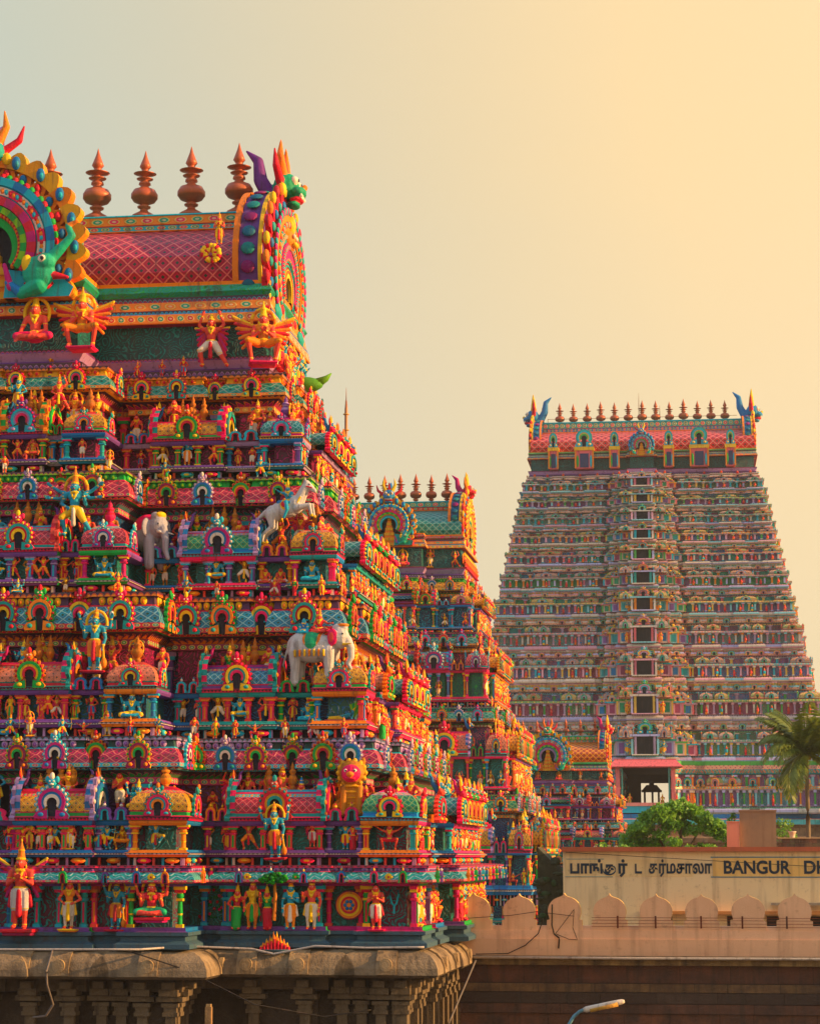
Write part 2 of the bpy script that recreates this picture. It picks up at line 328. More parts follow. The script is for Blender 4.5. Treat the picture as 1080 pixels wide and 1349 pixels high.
# ------------------------------------------------------------ sculpting: joined limbs remeshed to one skin
def sculpt(name, prims, voxel=.013, rot=None):
    """prims: ('c',p0,p1,r0,r1,col) limb | ('e',c,(rx,ry,rz),col) | ('b',c,(hx,hy,hz),col)"""
    mb = MB()
    for q in prims:
        if q[0] == 'c':
            a, b_, r0, r1 = Vector(q[1]), Vector(q[2]), q[3], q[4]; d = b_-a; L = max(d.length, 1e-5); qt = d.to_track_quat('Z', 'Y'); M = np.array(qt.to_matrix()); n = 10
            ks = [(-PI/2+PI/2*i/3) for i in range(4)]; pr = [(r0*math.cos(k), r0*math.sin(k), q[5]) for k in ks]+[(r1*math.cos(PI/2*i/3), L+r1*math.sin(PI/2*i/3), q[5]) for i in range(4)]
            pr[0] = (.0005, pr[0][1], 0); pr[-1] = (.0005, pr[-1][1], 0)
            t = MB(); t.lathe([(r, z, (0, 0, 0)) for r, z, _ in pr], n); mb.raw(t.freeze(), M, tuple(a))
        elif q[0] == 'e': mb.ell(q[1], q[2], (0, 0, 0), 12, 8)
        else: c, h = q[1], q[2]; mb.box(c[0]-h[0], c[0]+h[0], c[1]-h[1], c[1]+h[1], c[2]-h[2], c[2]+h[2], (0, 0, 0))
    me = mb.mesh('tmp'); o = bpy.data.objects.new('tmp', me); COL.objects.link(o)
    m = o.modifiers.new('r', 'REMESH'); m.mode = 'VOXEL'; m.voxel_size = voxel
    s_ = o.modifiers.new('s', 'SMOOTH'); s_.factor = .4; s_.iterations = 1
    dg = bpy.context.evaluated_depsgraph_get(); dg.update(); ev = o.evaluated_get(dg).to_mesh()
    nv, nf = len(ev.vertices), len(ev.polygons); V = np.empty(nv*3); ev.vertices.foreach_get('co', V); V = V.reshape(-1, 3)
    L = np.empty(len(ev.loops), np.int32); ev.loops.foreach_get('vertex_index', L); N = np.empty(nf, np.int32); ev.polygons.foreach_get('loop_total', N)
    ct = np.add.reduceat(V[L], np.concatenate([[0], np.cumsum(N)[:-1]]), axis=0)/N[:, None]
    best = np.full(nf, 1e9); C = np.zeros((nf, 3))
    for q in prims:
        if q[0] == 'c':
            a, b_ = np.array(q[1], float), np.array(q[2], float); ba = b_-a; h = np.clip(((ct-a)@ba)/max(ba@ba, 1e-9), 0, 1); dd = np.linalg.norm(ct-a-h[:, None]*ba, axis=1)-(q[3]+(q[4]-q[3])*h); col = q[5]
        elif q[0] == 'e':
            r = np.array(q[2]); k = (ct-np.array(q[1]))/r; l = np.linalg.norm(k, axis=1); dd = l*(l-1)/np.maximum(np.linalg.norm(k/r, axis=1), 1e-6); col = q[3]
        else:
            k = np.abs(ct-np.array(q[1]))-np.array(q[2]); dd = np.linalg.norm(np.maximum(k, 0), axis=1)+np.minimum(k.max(1), 0); col = q[3]
        ok = dd < best-.0005; best[ok] = dd[ok]; C[ok] = col
    o2 = MB(); o2.raw((V, L.astype(int), N.astype(int), C, C, np.zeros(nf, int), np.ones(nf, bool), np.zeros((len(L), 2))))
    bpy.data.objects.remove(o); bpy.data.meshes.remove(me)
    return o2.freeze()
def T2M(t, name): mb = MB(); mb.raw(t); return mb.mesh(name)
# ------------------------------------------------------------ figures (height 1 to the crown of the head, facing -Y)
ARMS = {'down': ((.20, .0, .62), (.18, -.06, .46)), 'hips': ((.25, .02, .65), (.125, -.07, .575)), 'abhaya': ((.20, -.02, .62), (.19, -.15, .77)),
        'pray': ((.18, -.05, .64), (.022, -.14, .73)), 'up': ((.24, 0, .90), (.17, -.02, 1.09)), 'upout': ((.27, .03, .82), (.31, -.02, 1.0)),
        'out': ((.27, 0, .73), (.42, -.05, .74)), 'wide': ((.28, .04, .86), (.43, 0, .96)), 'knee': ((.22, -.06, .58), (.24, -.16, .46)), 'lap': ((.19, -.06, .60), (.05, -.15, .55))}
def limb_hand(P, a, b, skin, fine):
    a = Vector(a); b = Vector(b); d = (b-a).normalized(); s = d.cross(Vector((0, 1, .2))).normalized()
    c = b+d*.03; P.append(('e', tuple(c), (.026, .022, .03), skin))
    for k in range(4):
        f0 = c+d*.012+s*(k-1.5)*.014; ln = (.042, .052, .048, .036)[k]; f1 = f0+d*ln+Vector((0, -.010, 0))
        P.append(('c', tuple(f0), tuple(f1), .009, .007, skin))
    P.append(('c', tuple(c-s*.018), tuple(c-s*.04+d*.02), .010, .008, skin))
def fig(skin, cloth, sash, hat, arms=(('l', 'down'), ('r', 'down')), legs='stand', longc=False, female=False, top=None, wings=None, halo=None, held=None, crown=.17, hair=c_DK, fine=False, gold=c_YL):
    P = []; dz = {'sit': -.40, 'squat': -.2, 'lunge': -.07, 'dance': -.05, 'throne': -.28}.get(legs, 0.)
    up = lambda p: (p[0], p[1], p[2]+dz)
    E = lambda c, r, col: P.append(('e', up(c), r, col)); Cc = lambda a, b, r0, r1, col: P.append(('c', up(a), up(b), r0, r1, col))
    tcol = top or skin
    E((0, 0, .765), (.125, .075, .095), tcol); E((0, -.005, .66), (.088, .072, .10), tcol); E((0, .0, .54), (.125, .09, .075), cloth)
    E((0, -.002, .585), (.115, .088, .022), gold); Cc((0, 0, .83), (0, -.005, .885), .038, .035, skin)
    Cc((-.115, 0, .815), (.115, 0, .815), .045, .045, tcol)
    if female:
        for q in (-1, 1): E((q*.055, -.065, .765), (.045, .042, .045), top or skin)
    E((0, -.02, .935), (.066, .072, .082), skin); E((0, .035, .90), (.085, .05, .10), hair); E((0, -.06, .895), (.032, .025, .025), skin)
    E((0, -.093, .925), (.012, .016, .02), skin); E((0, -.087, .893), (.022, .01, .007), c_R)
    for q in (-1, 1):
        E((q*.028, -.083, .945), (.015, .008, .009), c_WH); E((q*.028, -.089, .945), (.007, .006, .007), c_DK); E((q*.074, -.01, .925), (.014, .022, .03), skin); E((q*.082, -.02, .885), (.016, .016, .022), gold)
        Cc((q*.05, -.045, .845), (q*.02, -.085, .75), .016, .018, gold)
    E((0, -.055, .83), (.075, .045, .022), gold); E((0, -.083, .735), (.022, .014, .03), gold)
    if hat:
        E((0, -.015, .995), (.076, .08, .022), gold); Cc((0, 0, 1.01), (0, 0, 1.01+crown*.55), .06, .042, hat); E((0, 0, 1.01+crown*.45), (.056, .056, .012), gold)
        Cc((0, 0, 1.01+crown*.6), (0, 0, 1.01+crown), .03, .012, hat); E((0, 0, 1.02+crown), (.018, .018, .02), gold)
    else: E((0, .01, 1.0), (.06, .065, .035), hair); E((0, .02, 1.045), (.03, .03, .03), hair)
    for sd, nm in arms:
        q = -1 if sd == 'r' else 1; e, h = ARMS[nm]; s_ = (q*.145, .005 if nm not in ('upout', 'wide') else .03, .81); e = (q*e[0], e[1], e[2]); h = (q*h[0], h[1], h[2])
        Cc(s_, e, .043, .032, skin); Cc(e, h, .032, .023, skin); m = [(s_[i]+e[i])/2 for i in range(3)]; E(m, (.046, .042, .016), gold)
        w_ = [e[i]+(h[i]-e[i])*.85 for i in range(3)]; E(w_, (.031, .031, .02), gold)
        limb_hand(P, up(e), up(h), skin, fine)
        if held and held.get(sd+nm):
            k = held[sd+nm]; hp = up(h)
            if k == 'disc': P.append(('e', (hp[0], hp[1]-.01, hp[2]+.09), (.06, .018, .06), c_R)); P.append(('e', (hp[0], hp[1]-.02, hp[2]+.09), (.03, .018, .03), c_YL))
            if k == 'conch': P.append(('e', (hp[0], hp[1], hp[2]+.08), (.035, .03, .055), c_WH))
            if k == 'staff': P.append(('c', (hp[0], hp[1]-.02, .02), (hp[0], hp[1]-.02, hp[2]+.28), .014, .014, c_WH))
            if k == 'bow': P += [('c', (hp[0]+q*.02, hp[1], hp[2]-.3), (hp[0]+q*.07, hp[1], hp[2]), .013, .013, c_YL), ('c', (hp[0]+q*.07, hp[1], hp[2]), (hp[0]+q*.02, hp[1], hp[2]+.3), .013, .013, c_YL)]
            if k == 'club': P += [('c', (hp[0], hp[1]-.02, hp[2]+.02), (hp[0]+q*.02, hp[1]-.02, .22), .018, .03, c_GD), ('e', (hp[0]+q*.03, hp[1]-.02, .14), (.06, .06, .1), c_OR)]
    sh = cloth if longc else skin
    def leg(q, hip, knee, ank):
        hip = (q*hip[0], hip[1], hip[2]); knee = (q*knee[0], knee[1], knee[2]); ank = (q*ank[0], ank[1], ank[2])
        P.append(('c', hip, knee, .082, .058, cloth)); P.append(('c', knee, ank, .05, .032, sh)); P.append(('e', ank, (.042, .042, .016), gold))
        P.append(('e', (ank[0]+q*.01, ank[1]-.045, max(.024, ank[2]-.03)), (.036, .078, .026), skin)); P.append(('e', knee, (.062, .062, .02), gold if not longc else cloth))
    if legs == 'stand':
        for q in (-1, 1): leg(q, (.062, 0, .51), (.075, -.02, .29), (.07, 0, .06))
        if longc and female: P.append(('c', (0, 0, .48), (0, 0, .1), .12, .13, cloth))
    elif legs == 'lunge': leg(-1, (.07, 0, .44), (.2, -.08, .32), (.16, -.02, .06)); leg(1, (.07, 0, .44), (.17, -.02, .27), (.30, .02, .06))
    elif legs == 'dance': leg(-1, (.06, 0, .46), (.1, -.05, .27), (.04, 0, .06)); leg(1, (.07, 0, .46), (.27, -.1, .46), (.14, -.12, .26))
    elif legs == 'sit':
        for q in (-1, 1): P += [('c', (q*.06, 0, .12), (q*.26, -.13, .10), .085, .065, cloth), ('c', (q*.26, -.13, .09), (-q*.04, -.20, .07), .055, .04, sh), ('e', (-q*.09, -.2, .07), (.07, .035, .03), skin)]
        P.append(('e', (0, .0, .10), (.16, .11, .09), cloth))
    elif legs == 'throne':
        P += [('c', (-.06, 0, .24), (-.20, -.17, .24), .08, .062, cloth), ('c', (-.2, -.17, .24), (-.17, -.19, .02), .052, .035, sh), ('e', (-.17, -.23, .0), (.035, .07, .026), skin),
              ('c', (.06, 0, .24), (.24, -.13, .25), .08, .062, cloth), ('c', (.24, -.13, .24), (.02, -.19, .22), .05, .035, sh), ('e', (-.03, -.2, .22), (.06, .03, .03), skin), ('e', (0, .02, .22), (.16, .12, .08), cloth)]
    elif legs == 'squat':
        for q in (-1, 1): leg(q, (.08, 0, .33), (.26, -.12, .36), (.2, -.04, .06))
    if sash and legs in ('stand', 'lunge', 'dance'):
        P.append(('c', (0, -.085, .53+dz), (0, -.075, .2), .03, .045, sash)); P.append(('c', (-.13, -.02, .55+dz), (-.16, 0, .33), .022, .035, sash)); P.append(('c', (.13, -.02, .55+dz), (.16, 0, .33), .022, .035, sash))
    if wings:
        a, b_ = wings
        for q in (-1, 1):
            for k in range(7):
                f = k/6; end = (q*(.50-.16*f)*(.68 if legs == 'stand' else 1), .09, .96-.50*f) if arms[0][1] != 'up' else (q*(.30-.05*f), .09, .84-.62*f)
                P.append(('c', up((q*.10, .06, .80-.08*f)), up(end), .03, .028, a if k % 2 else b_))
            P.append(('c', up((q*.12, .07, .83)), up((q*((.52 if legs != 'stand' else .36) if arms[0][1] != 'up' else .33), .08, 1.0 if arms[0][1] != 'up' else .86)), .028, .022, c_YL))
    if halo:
        n = 11
        for k in range(n):
            t0 = PI*(-.15+1.3*k/n); t1 = PI*(-.15+1.3*(k+1)/n); P.append(('c', up((.20*math.cos(t0), .07, .90+.24*math.sin(t0))), up((.20*math.cos(t1), .07, .90+.24*math.sin(t1))), .03, .03, halo if k % 2 else gold))
    return P
def pedestal(P, w_, d, h, col, col2=None):
    P = [tuple([q[0]]+[tuple((v[0], v[1], v[2]+h)) if isinstance(v, tuple) and len(v) == 3 and i < (2 if q[0] == 'c' else 1) else v for i, v in enumerate(q[1:])]) for q in P]
    return P+[('b', (0, 0, h*.72), (w_*.48, d*.48, h*.24), col2 or col), ('b', (0, 0, h*.25), (w_*.42, d*.42, h*.24), col)]
FOUR = (('l', 'upout'), ('r', 'upout'), ('l', 'down'), ('r', 'abhaya')); WEAP = {'lupout': 'conch', 'rupout': 'disc'}
SP = {}
def S(key, prims, vox=.0135): SP[key] = T2M(sculpt(key, prims, vox), key)
B2 = (.02, .30, .46)
S('vishnu', pedestal(fig(B2, c_OR, c_R, c_OR, FOUR, held={**WEAP, 'ldown': 'club'}, halo=c_YL, fine=True), .5, .34, .06, c_MR, c_R), .0105)
S('vishnu2', fig(B2, c_YL, c_R, c_YL, FOUR, held=WEAP, longc=True))
S('guard', pedestal(fig(c_SK, (.62, .56, .52), c_R, c_OR, (('l', 'pray'), ('r', 'pray')), wings=(c_R, c_MG), longc=False, fine=True, crown=.24), .5, .36, .10, c_MR, c_R), .0095)
S('goldking', pedestal(fig(c_SK, c_WH, c_YL, c_OR, (('l', 'hips'), ('r', 'hips')), longc=True, top=c_OR, halo=c_OR, held=None), .44, .34, .07, c_OR, c_YL), .0105)
S('king', fig(c_SK, c_OR, c_GR, c_YL, (('l', 'abhaya'), ('r', 'down')), longc=True, top=c_YL))
S('king2', fig(c_SK, c_WH, c_YL, c_OR, (('l', 'down'), ('r', 'abhaya')), longc=True))
S('prayking', fig(c_SK, c_YL, c_R, c_OR, (('l', 'pray'), ('r', 'pray')), longc=True, top=c_YL))
S('bluestand', fig(B2, c_OR, c_YL, c_YL, (('l', 'hips'), ('r', 'abhaya'))))
S('bluelong', fig(B2, c_OR, c_WH, c_OR, (('l', 'pray'), ('r', 'down')), longc=True))
S('lady', fig(c_SK, c_R, None, c_YL, (('l', 'down'), ('r', 'abhaya')), longc=True, female=True, top=c_GR))
S('lady2', fig(c_SK, c_GR, None, c_YL, (('l', 'abhaya'), ('r', 'hips')), longc=True, female=True, top=c_R))
S('ascetic', pedestal(fig(c_SK, c_WH, c_R, None, (('l', 'pray'), ('r', 'pray'))), .42, .3, .05, c_PK), .0105)
S('small1', fig(c_SK, c_R, c_YL, None, (('l', 'pray'), ('r', 'pray')), female=True), .017)
S('small2', fig(c_SK, c_BL, c_R, c_OR, (('l', 'hips'), ('r', 'abhaya')), top=c_R), .017)
S('small3', fig(c_BR, c_WH, None, None, (('l', 'up'), ('r', 'hips'))), .017)
S('small4', fig(c_SK, c_WH, None, None, (('l', 'down'), ('r', 'pray'))), .017)
S('atlas', fig(c_SK, c_OR, c_R, c_YL, (('l', 'up'), ('r', 'up')), 'lunge'))
S('atlas2', fig(c_SK, c_R, c_YL, c_OR, (('l', 'up'), ('r', 'hips')), 'lunge'))
S('atlas3', fig(c_BR, c_WH, c_YL, c_OR, (('l', 'knee'), ('r', 'up')), 'lunge'))
S('dancer', fig(B2, c_YL, c_R, c_YL, (('l', 'out'), ('r', 'abhaya')), 'dance'))
S('shiva', fig(B2, c_YL, c_WH, c_OR, (('l', 'wide'), ('r', 'wide'), ('l', 'out'), ('r', 'out'), ('l', 'abhaya'), ('r', 'hips')), 'lunge', held={'rout': 'disc', 'lwide': 'conch', 'rwide': 'disc'}, crown=.26, halo=c_OR), .0095)
S('archer', fig(B2, c_YL, c_R, c_OR, (('l', 'out'), ('r', 'abhaya')), 'lunge', held={'lout': 'bow'}))
S('monkey', fig(c_BR, c_OR, c_YL, c_YL, (('l', 'pray'), ('r', 'knee')), 'squat'))
S('sitblue', fig(B2, c_YL, None, c_YL, (('l', 'upout'), ('r', 'upout'), ('l', 'knee'), ('r', 'abhaya')), 'sit', held=WEAP))
S('sitblue2', fig(B2, c_CY, None, c_OR, (('l', 'knee'), ('r', 'abhaya')), 'sit', top=None))
S('sitpink', fig(c_SK, c_WH, None, None, (('l', 'lap'), ('r', 'lap')), 'sit'), .016)
S('sitgold', fig(c_SK, c_PK, None, c_YL, (('l', 'lap'), ('r', 'knee')), 'sit', halo=c_YL, crown=.22), .0105)
S('goddess', pedestal(fig(c_SK, (.02, .36, .16), None, c_YL, (('l', 'upout'), ('r', 'upout'), ('l', 'abhaya'), ('r', 'abhaya')), 'sit', female=True, top=c_R, halo=c_R), .62, .44, .10, c_MG, c_R), .0105)
S('throneorange', fig(c_SK, c_OR, None, c_YL, (('l', 'knee'), ('r', 'knee')), 'throne', top=c_OR), .012)
S('throneblue', fig(B2, c_YL, None, c_YL, FOUR, 'throne', held=WEAP), .012)
S('garuda', pedestal(fig(c_SK, c_OR, None, c_YL, (('l', 'pray'), ('r', 'pray')), 'squat', wings=(c_R, c_OR), halo=c_OR, crown=.22, top=c_OR), .5, .4, .06, c_PK), .0105)
S('garudaup', fig(c_SK, c_WH, c_R, c_YL, (('l', 'up'), ('r', 'up')), 'lunge', wings=(c_R, c_MG), crown=.08), .0105)
S('krishna', fig(c_SK, c_R, c_WH, c_BL, (('l', 'wide'), ('r', 'wide')), 'squat'))
def couple():
    a = fig(B2, c_YL, c_R, c_YL, (('l', 'down'), ('r', 'abhaya'))); b_ = fig(c_SK, c_R, None, c_YL, (('l', 'down'), ('r', 'hips')), female=True, longc=True); out = []
    for L, dx, k in ((a, -.14, 1), (b_, .14, .93)):
        for q in L:
            v = [tuple((np.array(x)*k+np.array((dx, 0, 0))).tolist()) if isinstance(x, tuple) and i < (2 if q[0] == 'c' else 1) else x for i, x in enumerate(q[1:])]; out.append((q[0], *v))
    return out
S('couple', couple())
def reclining():
    P = [('c', (-.55, 0, .12), (.1, 0, .14), .10, .12, c_YL), ('c', (.1, 0, .15), (.42, 0, .28), .12, .11, B2), ('e', (.56, -.02, .42), (.085, .08, .10), B2), ('c', (.6, 0, .5), (.68, 0, .62), .06, .03, c_YL),
         ('c', (.4, -.08, .3), (.55, -.16, .08), .045, .035, B2), ('c', (.55, -.16, .08), (.62, -.12, .32), .035, .03, B2), ('c', (.35, -.1, .3), (.0, -.14, .22), .045, .03, B2), ('b', (0, 0, .02), (.75, .2, .04), c_MR)]
    for k in range(5): P.append(('c', (.62, .1, .2), (.45+.14*k, .12, .85-.05*abs(k-2)), .05, .07, c_GR if k % 2 else c_LM))
    for k in range(3): P.append(('c', (-.55+.08*k, -.05, .1), (-.66, -.08+.1*k, .22), .03, .03, B2))
    return P
S('reclining', reclining(), .014)
W2 = (.50, .47, .46)
def elephant():
    P = [('e', (0, 0, 1.12), (.78, .40, .46), W2), ('e', (-.45, 0, 1.15), (.42, .36, .45), W2), ('e', (.82, -.02, 1.42), (.31, .27, .36), W2), ('e', (.76, -.06, 1.72), (.15, .13, .12), W2), ('e', (.94, -.02, 1.70), (.14, .13, .12), W2)]
    tr = [(1.05, -.02, 1.36), (1.18, -.03, 1.10), (1.20, -.04, .82), (1.10, -.06, .62), (1.20, -.08, .46)]
    for i in range(4): P.append(('c', tr[i], tr[i+1], .15-.026*i, .125-.026*i, W2))
    P += [('c', (1.0, -.2, 1.2), (1.28, -.26, 1.22), .045, .015, c_YL), ('c', (1.0, .18, 1.2), (1.28, .22, 1.22), .045, .015, c_YL)]
    for x, y in ((-.55, -.2), (-.5, .2), (.52, -.2), (.58, .2)): P += [('c', (x, y, 1.0), (x+.02, y, .5), .20, .15, W2), ('c', (x+.02, y, .5), (x, y, .08), .14, .15, W2), ('e', (x+.04, y, .05), (.17, .16, .06), W2)]
    P += [('e', (.66, -.27, 1.42), (.16, .05, .27), c_PK), ('e', (.64, -.29, 1.42), (.10, .04, .18), c_SK), ('e', (.66, .27, 1.42), (.16, .05, .27), c_PK), ('e', (.98, -.24, 1.52), (.03, .03, .03), c_DK)]
    P += [('e', (.0, 0, 1.22), (.42, .43, .42), (.02, .30, .14)), ('e', (.0, 0, 1.22), (.50, .415, .40), c_OR)]
    for k in range(7): P.append(('c', (-.48+.15*k, -.40, 1.02), (-.48+.15*k, -.39, .86), .04, .035, c_OR if k % 2 else c_YL))
    P += [('e', (.92, -.02, 1.80), (.20, .16, .06), c_OR), ('c', (-.80, 0, 1.25), (-.98, -.02, .6), .04, .03, W2), ('c', (.5, -.3, 1.6), (.62, 0, 1.78), .03, .03, c_R)]
    r = fig(c_SK, c_R, None, c_OR, (('l', 'out'), ('r', 'lap')), 'sit', top=c_R, crown=.3)
    for q in r:
        v = [tuple((np.array(x)*.95*np.array((1, 1, 1))+np.array((.18, 0, 1.55))).tolist()) if isinstance(x, tuple) and i < (2 if q[0] == 'c' else 1) else (x*.95 if isinstance(x, float) else x) for i, x in enumerate(q[1:])]; P.append((q[0], *v))
    r = fig(c_CY, c_BL, None, None, (('l', 'lap'), ('r', 'lap')), 'sit', top=c_BL)
    for q in r:
        v = [tuple((np.array(x)*.75+np.array((-.32, 0, 1.55))).tolist()) if isinstance(x, tuple) and i < (2 if q[0] == 'c' else 1) else (x*.75 if isinstance(x, float) else x) for i, x in enumerate(q[1:])]; P.append((q[0], *v))
    return P
S('elephant_rider', elephant(), .021)
def horse():
    P = [('e', (-.05, 0, 1.10), (.50, .26, .27), W2), ('e', (.32, 0, 1.24), (.25, .25, .30), W2), ('e', (-.42, 0, .98), (.28, .26, .28), W2)]
    P += [('c', (.42, 0, 1.36), (.66, 0, 1.86), .19, .13, W2), ('c', (.66, 0, 1.90), (.93, -.02, 1.66), .12, .07, W2), ('c', (.60, .05, 1.98), (.62, .05, 2.1), .03, .012, W2), ('c', (.60, -.05, 1.98), (.62, -.05, 2.1), .03, .012, W2),
          ('e', (.78, -.1, 1.86), (.025, .02, .025), c_DK), ('c', (.45, 0, 1.55), (.58, 0, 2.0), .07, .05, c_OR), ('c', (.35, 0, 1.5), (.45, 0, 1.7), .07, .07, c_OR)]
    for y in (-.16, .16):
        P += [('c', (-.48, y, .95), (-.40, y, .55), .16, .09, W2), ('c', (-.40, y, .55), (-.68, y, .33), .08, .055, W2), ('c', (-.68, y, .33), (-.74, y, .06), .052, .045, W2), ('e', (-.71, y, .04), (.08, .06, .05), c_YL)]
        P += [('c', (.40, y, 1.12), (.80, y, 1.22+.1*y), .12, .065, W2), ('c', (.80, y, 1.22+.1*y), (.86, y, .92), .055, .045, W2), ('e', (.88, y, .87), (.06, .05, .05), c_YL)]
    P += [('e', (.0, 0, 1.16), (.27, .28, .26), c_YL), ('e', (.0, 0, 1.20), (.20, .295, .20), c_R), ('c', (.5, -.16, 1.45), (.35, -.22, 1.15), .035, .035, c_YL), ('c', (.68, -.12, 1.80), (.86, -.09, 1.75), .02, .02, c_R), ('c', (-.66, 0, 1.05), (-.95, 0, .80), .08, .05, W2), ('c', (-.95, 0, .80), (-1.0, 0, .5), .055, .02, W2)]
    r = fig(B2, c_BL, None, c_YL, (('l', 'pray'), ('r', 'wide')), 'sit', top=B2, crown=.28)
    for q in r:
        v = [tuple((np.array(x)*.98+np.array((.05, 0, 1.22))).tolist()) if isinstance(x, tuple) and i < (2 if q[0] == 'c' else 1) else x for i, x in enumerate(q[1:])]; P.append((q[0], *v))
    P += [('c', (.05, -.2, 1.3), (.12, -.30, 1.05), .08, .06, B2), ('c', (.12, -.3, 1.05), (.02, -.32, .80), .055, .04, B2)]
    return P
S('horse_rider', horse(), .02)
def lion(c1=c_BR, c2=c_PK):
    c1 = (.46, .19, .05)
    P = [('e', (0, .05, .55), (.34, .26, .42), c1), ('e', (0, .12, .2), (.42, .34, .22), c1), ('e', (0, -.12, 1.15), (.36, .27, .34), c1), ('e', (0, -.30, 1.13), (.27, .14, .24), c2), ('e', (0, -.44, 1.10), (.10, .08, .07), c_OR), ('e', (0, -.42, .98), (.15, .05, .035), c_R)]
    for k in range(14):
        t = 2*PI*k/14; P.append(('e', (.36*math.cos(t), -.14, 1.15+.33*math.sin(t)), (.07, .07, .07), c_GD))
    for q in (-1, 1):
        P += [('c', (q*.2, -.1, .75), (q*.22, -.26, .1), .11, .09, c1), ('e', (q*.22, -.34, .06), (.11, .14, .07), c1), ('c', (q*.34, .05, .35), (q*.42, -.22, .25), .14, .10, c1), ('e', (q*.42, -.26, .07), (.11, .16, .08), c1),
              ('e', (q*.12, -.40, 1.2), (.055, .03, .05), c_WH), ('e', (q*.12, -.425, 1.2), (.025, .02, .028), c_DK), ('e', (q*.3, -.1, 1.45), (.07, .05, .11), c1)]
    for k in range(4): P.append(('e', (0, -.2+.02*k, .8-.15*k), (.2-.02*k, .05, .03), c_GD))
    return P
S('lion', lion(), .018)
def crest(body=c_TL, horn=c_OR, eye=c_WH, flame=c_R, fin=c_PU):
    """horned guardian mask that crowns a gable, with a curled fin behind it; 1 unit high"""
    P = [('e', (0, -.05, .32), (.24, .2, .22), body), ('e', (0, -.24, .22), (.19, .12, .09), body), ('e', (0, -.22, .10), (.17, .1, .035), c_R), ('e', (0, -.17, .03), (.16, .1, .045), body), ('e', (0, -.33, .30), (.05, .05, .05), horn)]
    for k in range(5): P.append(('e', (-.12+.06*k, -.31, .14), (.018, .02, .035), c_WH))
    for q in (-1, 1):
        P += [('e', (q*.12, -.2, .38), (.07, .06, .07), eye), ('e', (q*.12, -.255, .38), (.03, .025, .03), c_DK), ('c', (q*.12, -.02, .48), (q*.24, .0, .74), .085, .06, horn), ('c', (q*.24, 0, .74), (q*.20, 0, 1.0), .06, .015, horn),
              ('c', (q*.22, 0, .35), (q*.45, .02, .52), .07, .055, flame), ('c', (q*.45, .02, .52), (q*.52, .03, .76), .055, .015, flame), ('e', (q*.28, -.05, .2), (.08, .06, .1), c_YL)]
    P += [('c', (0, -.02, .5), (0, 0, .82), .08, .03, flame)]
    P += [('c', (0, .12, .05), (0, .34, .45), .13, .11, fin), ('c', (0, .34, .45), (0, .38, .75), .11, .08, fin), ('c', (0, .38, .75), (0, .56, .92), .08, .02, fin)]
    return P
S('crestA', crest(), .018); S('crestB', crest((.02, .2, .42), c_YL, c_WH, c_R, c_BL), .018); S('crestC', crest((.01, .24, .12), (.82, .18, .03), c_WH, c_R, (.14, .05, .20)), .018); S('crestD', crest(c_R, c_YL, c_WH, c_OR, c_MG), .018)
def makara(c1=(.02, .36, .22)):
    """elephant-snouted beast at the foot of an arch, facing +X, 1 unit"""
    P = [('e', (0, 0, .35), (.30, .16, .30), c1), ('e', (.12, -.04, .52), (.2, .15, .16), c1), ('e', (.10, -.17, .55), (.07, .04, .07), c_WH), ('e', (.11, -.20, .55), (.035, .03, .035), c_DK),
         ('c', (.22, 0, .60), (.40, 0, .78), .11, .09, c1), ('c', (.40, 0, .78), (.58, 0, .98), .085, .065, c1), ('c', (.58, 0, .98), (.50, 0, 1.16), .065, .05, c1), ('c', (.5, 0, 1.16), (.66, 0, 1.24), .05, .035, c_OR),
         ('c', (.2, 0, .3), (.52, -.02, .24), .09, .03, c_R), ('c', (.0, 0, .12), (-.3, 0, -.02), .16, .10, c1), ('c', (-.3, 0, -.02), (-.55, 0, .18), .1, .06, c_BL), ('c', (-.5, 0, .1), (-.62, 0, .5), .07, .04, c_MG), ('e', (-.2, -.05, .5), (.1, .1, .16), c_YL)]
    return P
S('makara', makara(), .018)
def elephant_front():
    g = (.34, .33, .38)
    P = [('e', (0, .1, 1.1), (.5, .55, .6), g), ('e', (0, -.42, 1.35), (.34, .3, .38), g), ('e', (-.13, -.42, 1.68), (.16, .16, .14), g), ('e', (.13, -.42, 1.68), (.16, .16, .14), g)]
    for a, b_, r in (((0, -.66, 1.25), (0, -.8, .9), .15), ((0, -.8, .9), (0, -.82, .5), .12), ((0, -.82, .5), (0, -.95, .25), .09)): P.append(('c', a, b_, r, r*.8, g))
    for q in (-1, 1): P += [('e', (q*.4, -.3, 1.3), (.2, .06, .32), g), ('c', (q*.24, -.25, .9), (q*.26, -.3, .08), .2, .17, g), ('c', (q*.17, -.62, 1.15), (q*.22, -.95, 1.05), .05, .02, c_WH), ('e', (q*.2, -.66, 1.4), (.03, .03, .03), c_DK)]
    P += [('e', (0, -.55, 1.72), (.2, .12, .1), c_YL), ('e', (0, .1, 1.35), (.52, .45, .45), c_PK)]
    return P
S('elephant_front', elephant_front(), .028)

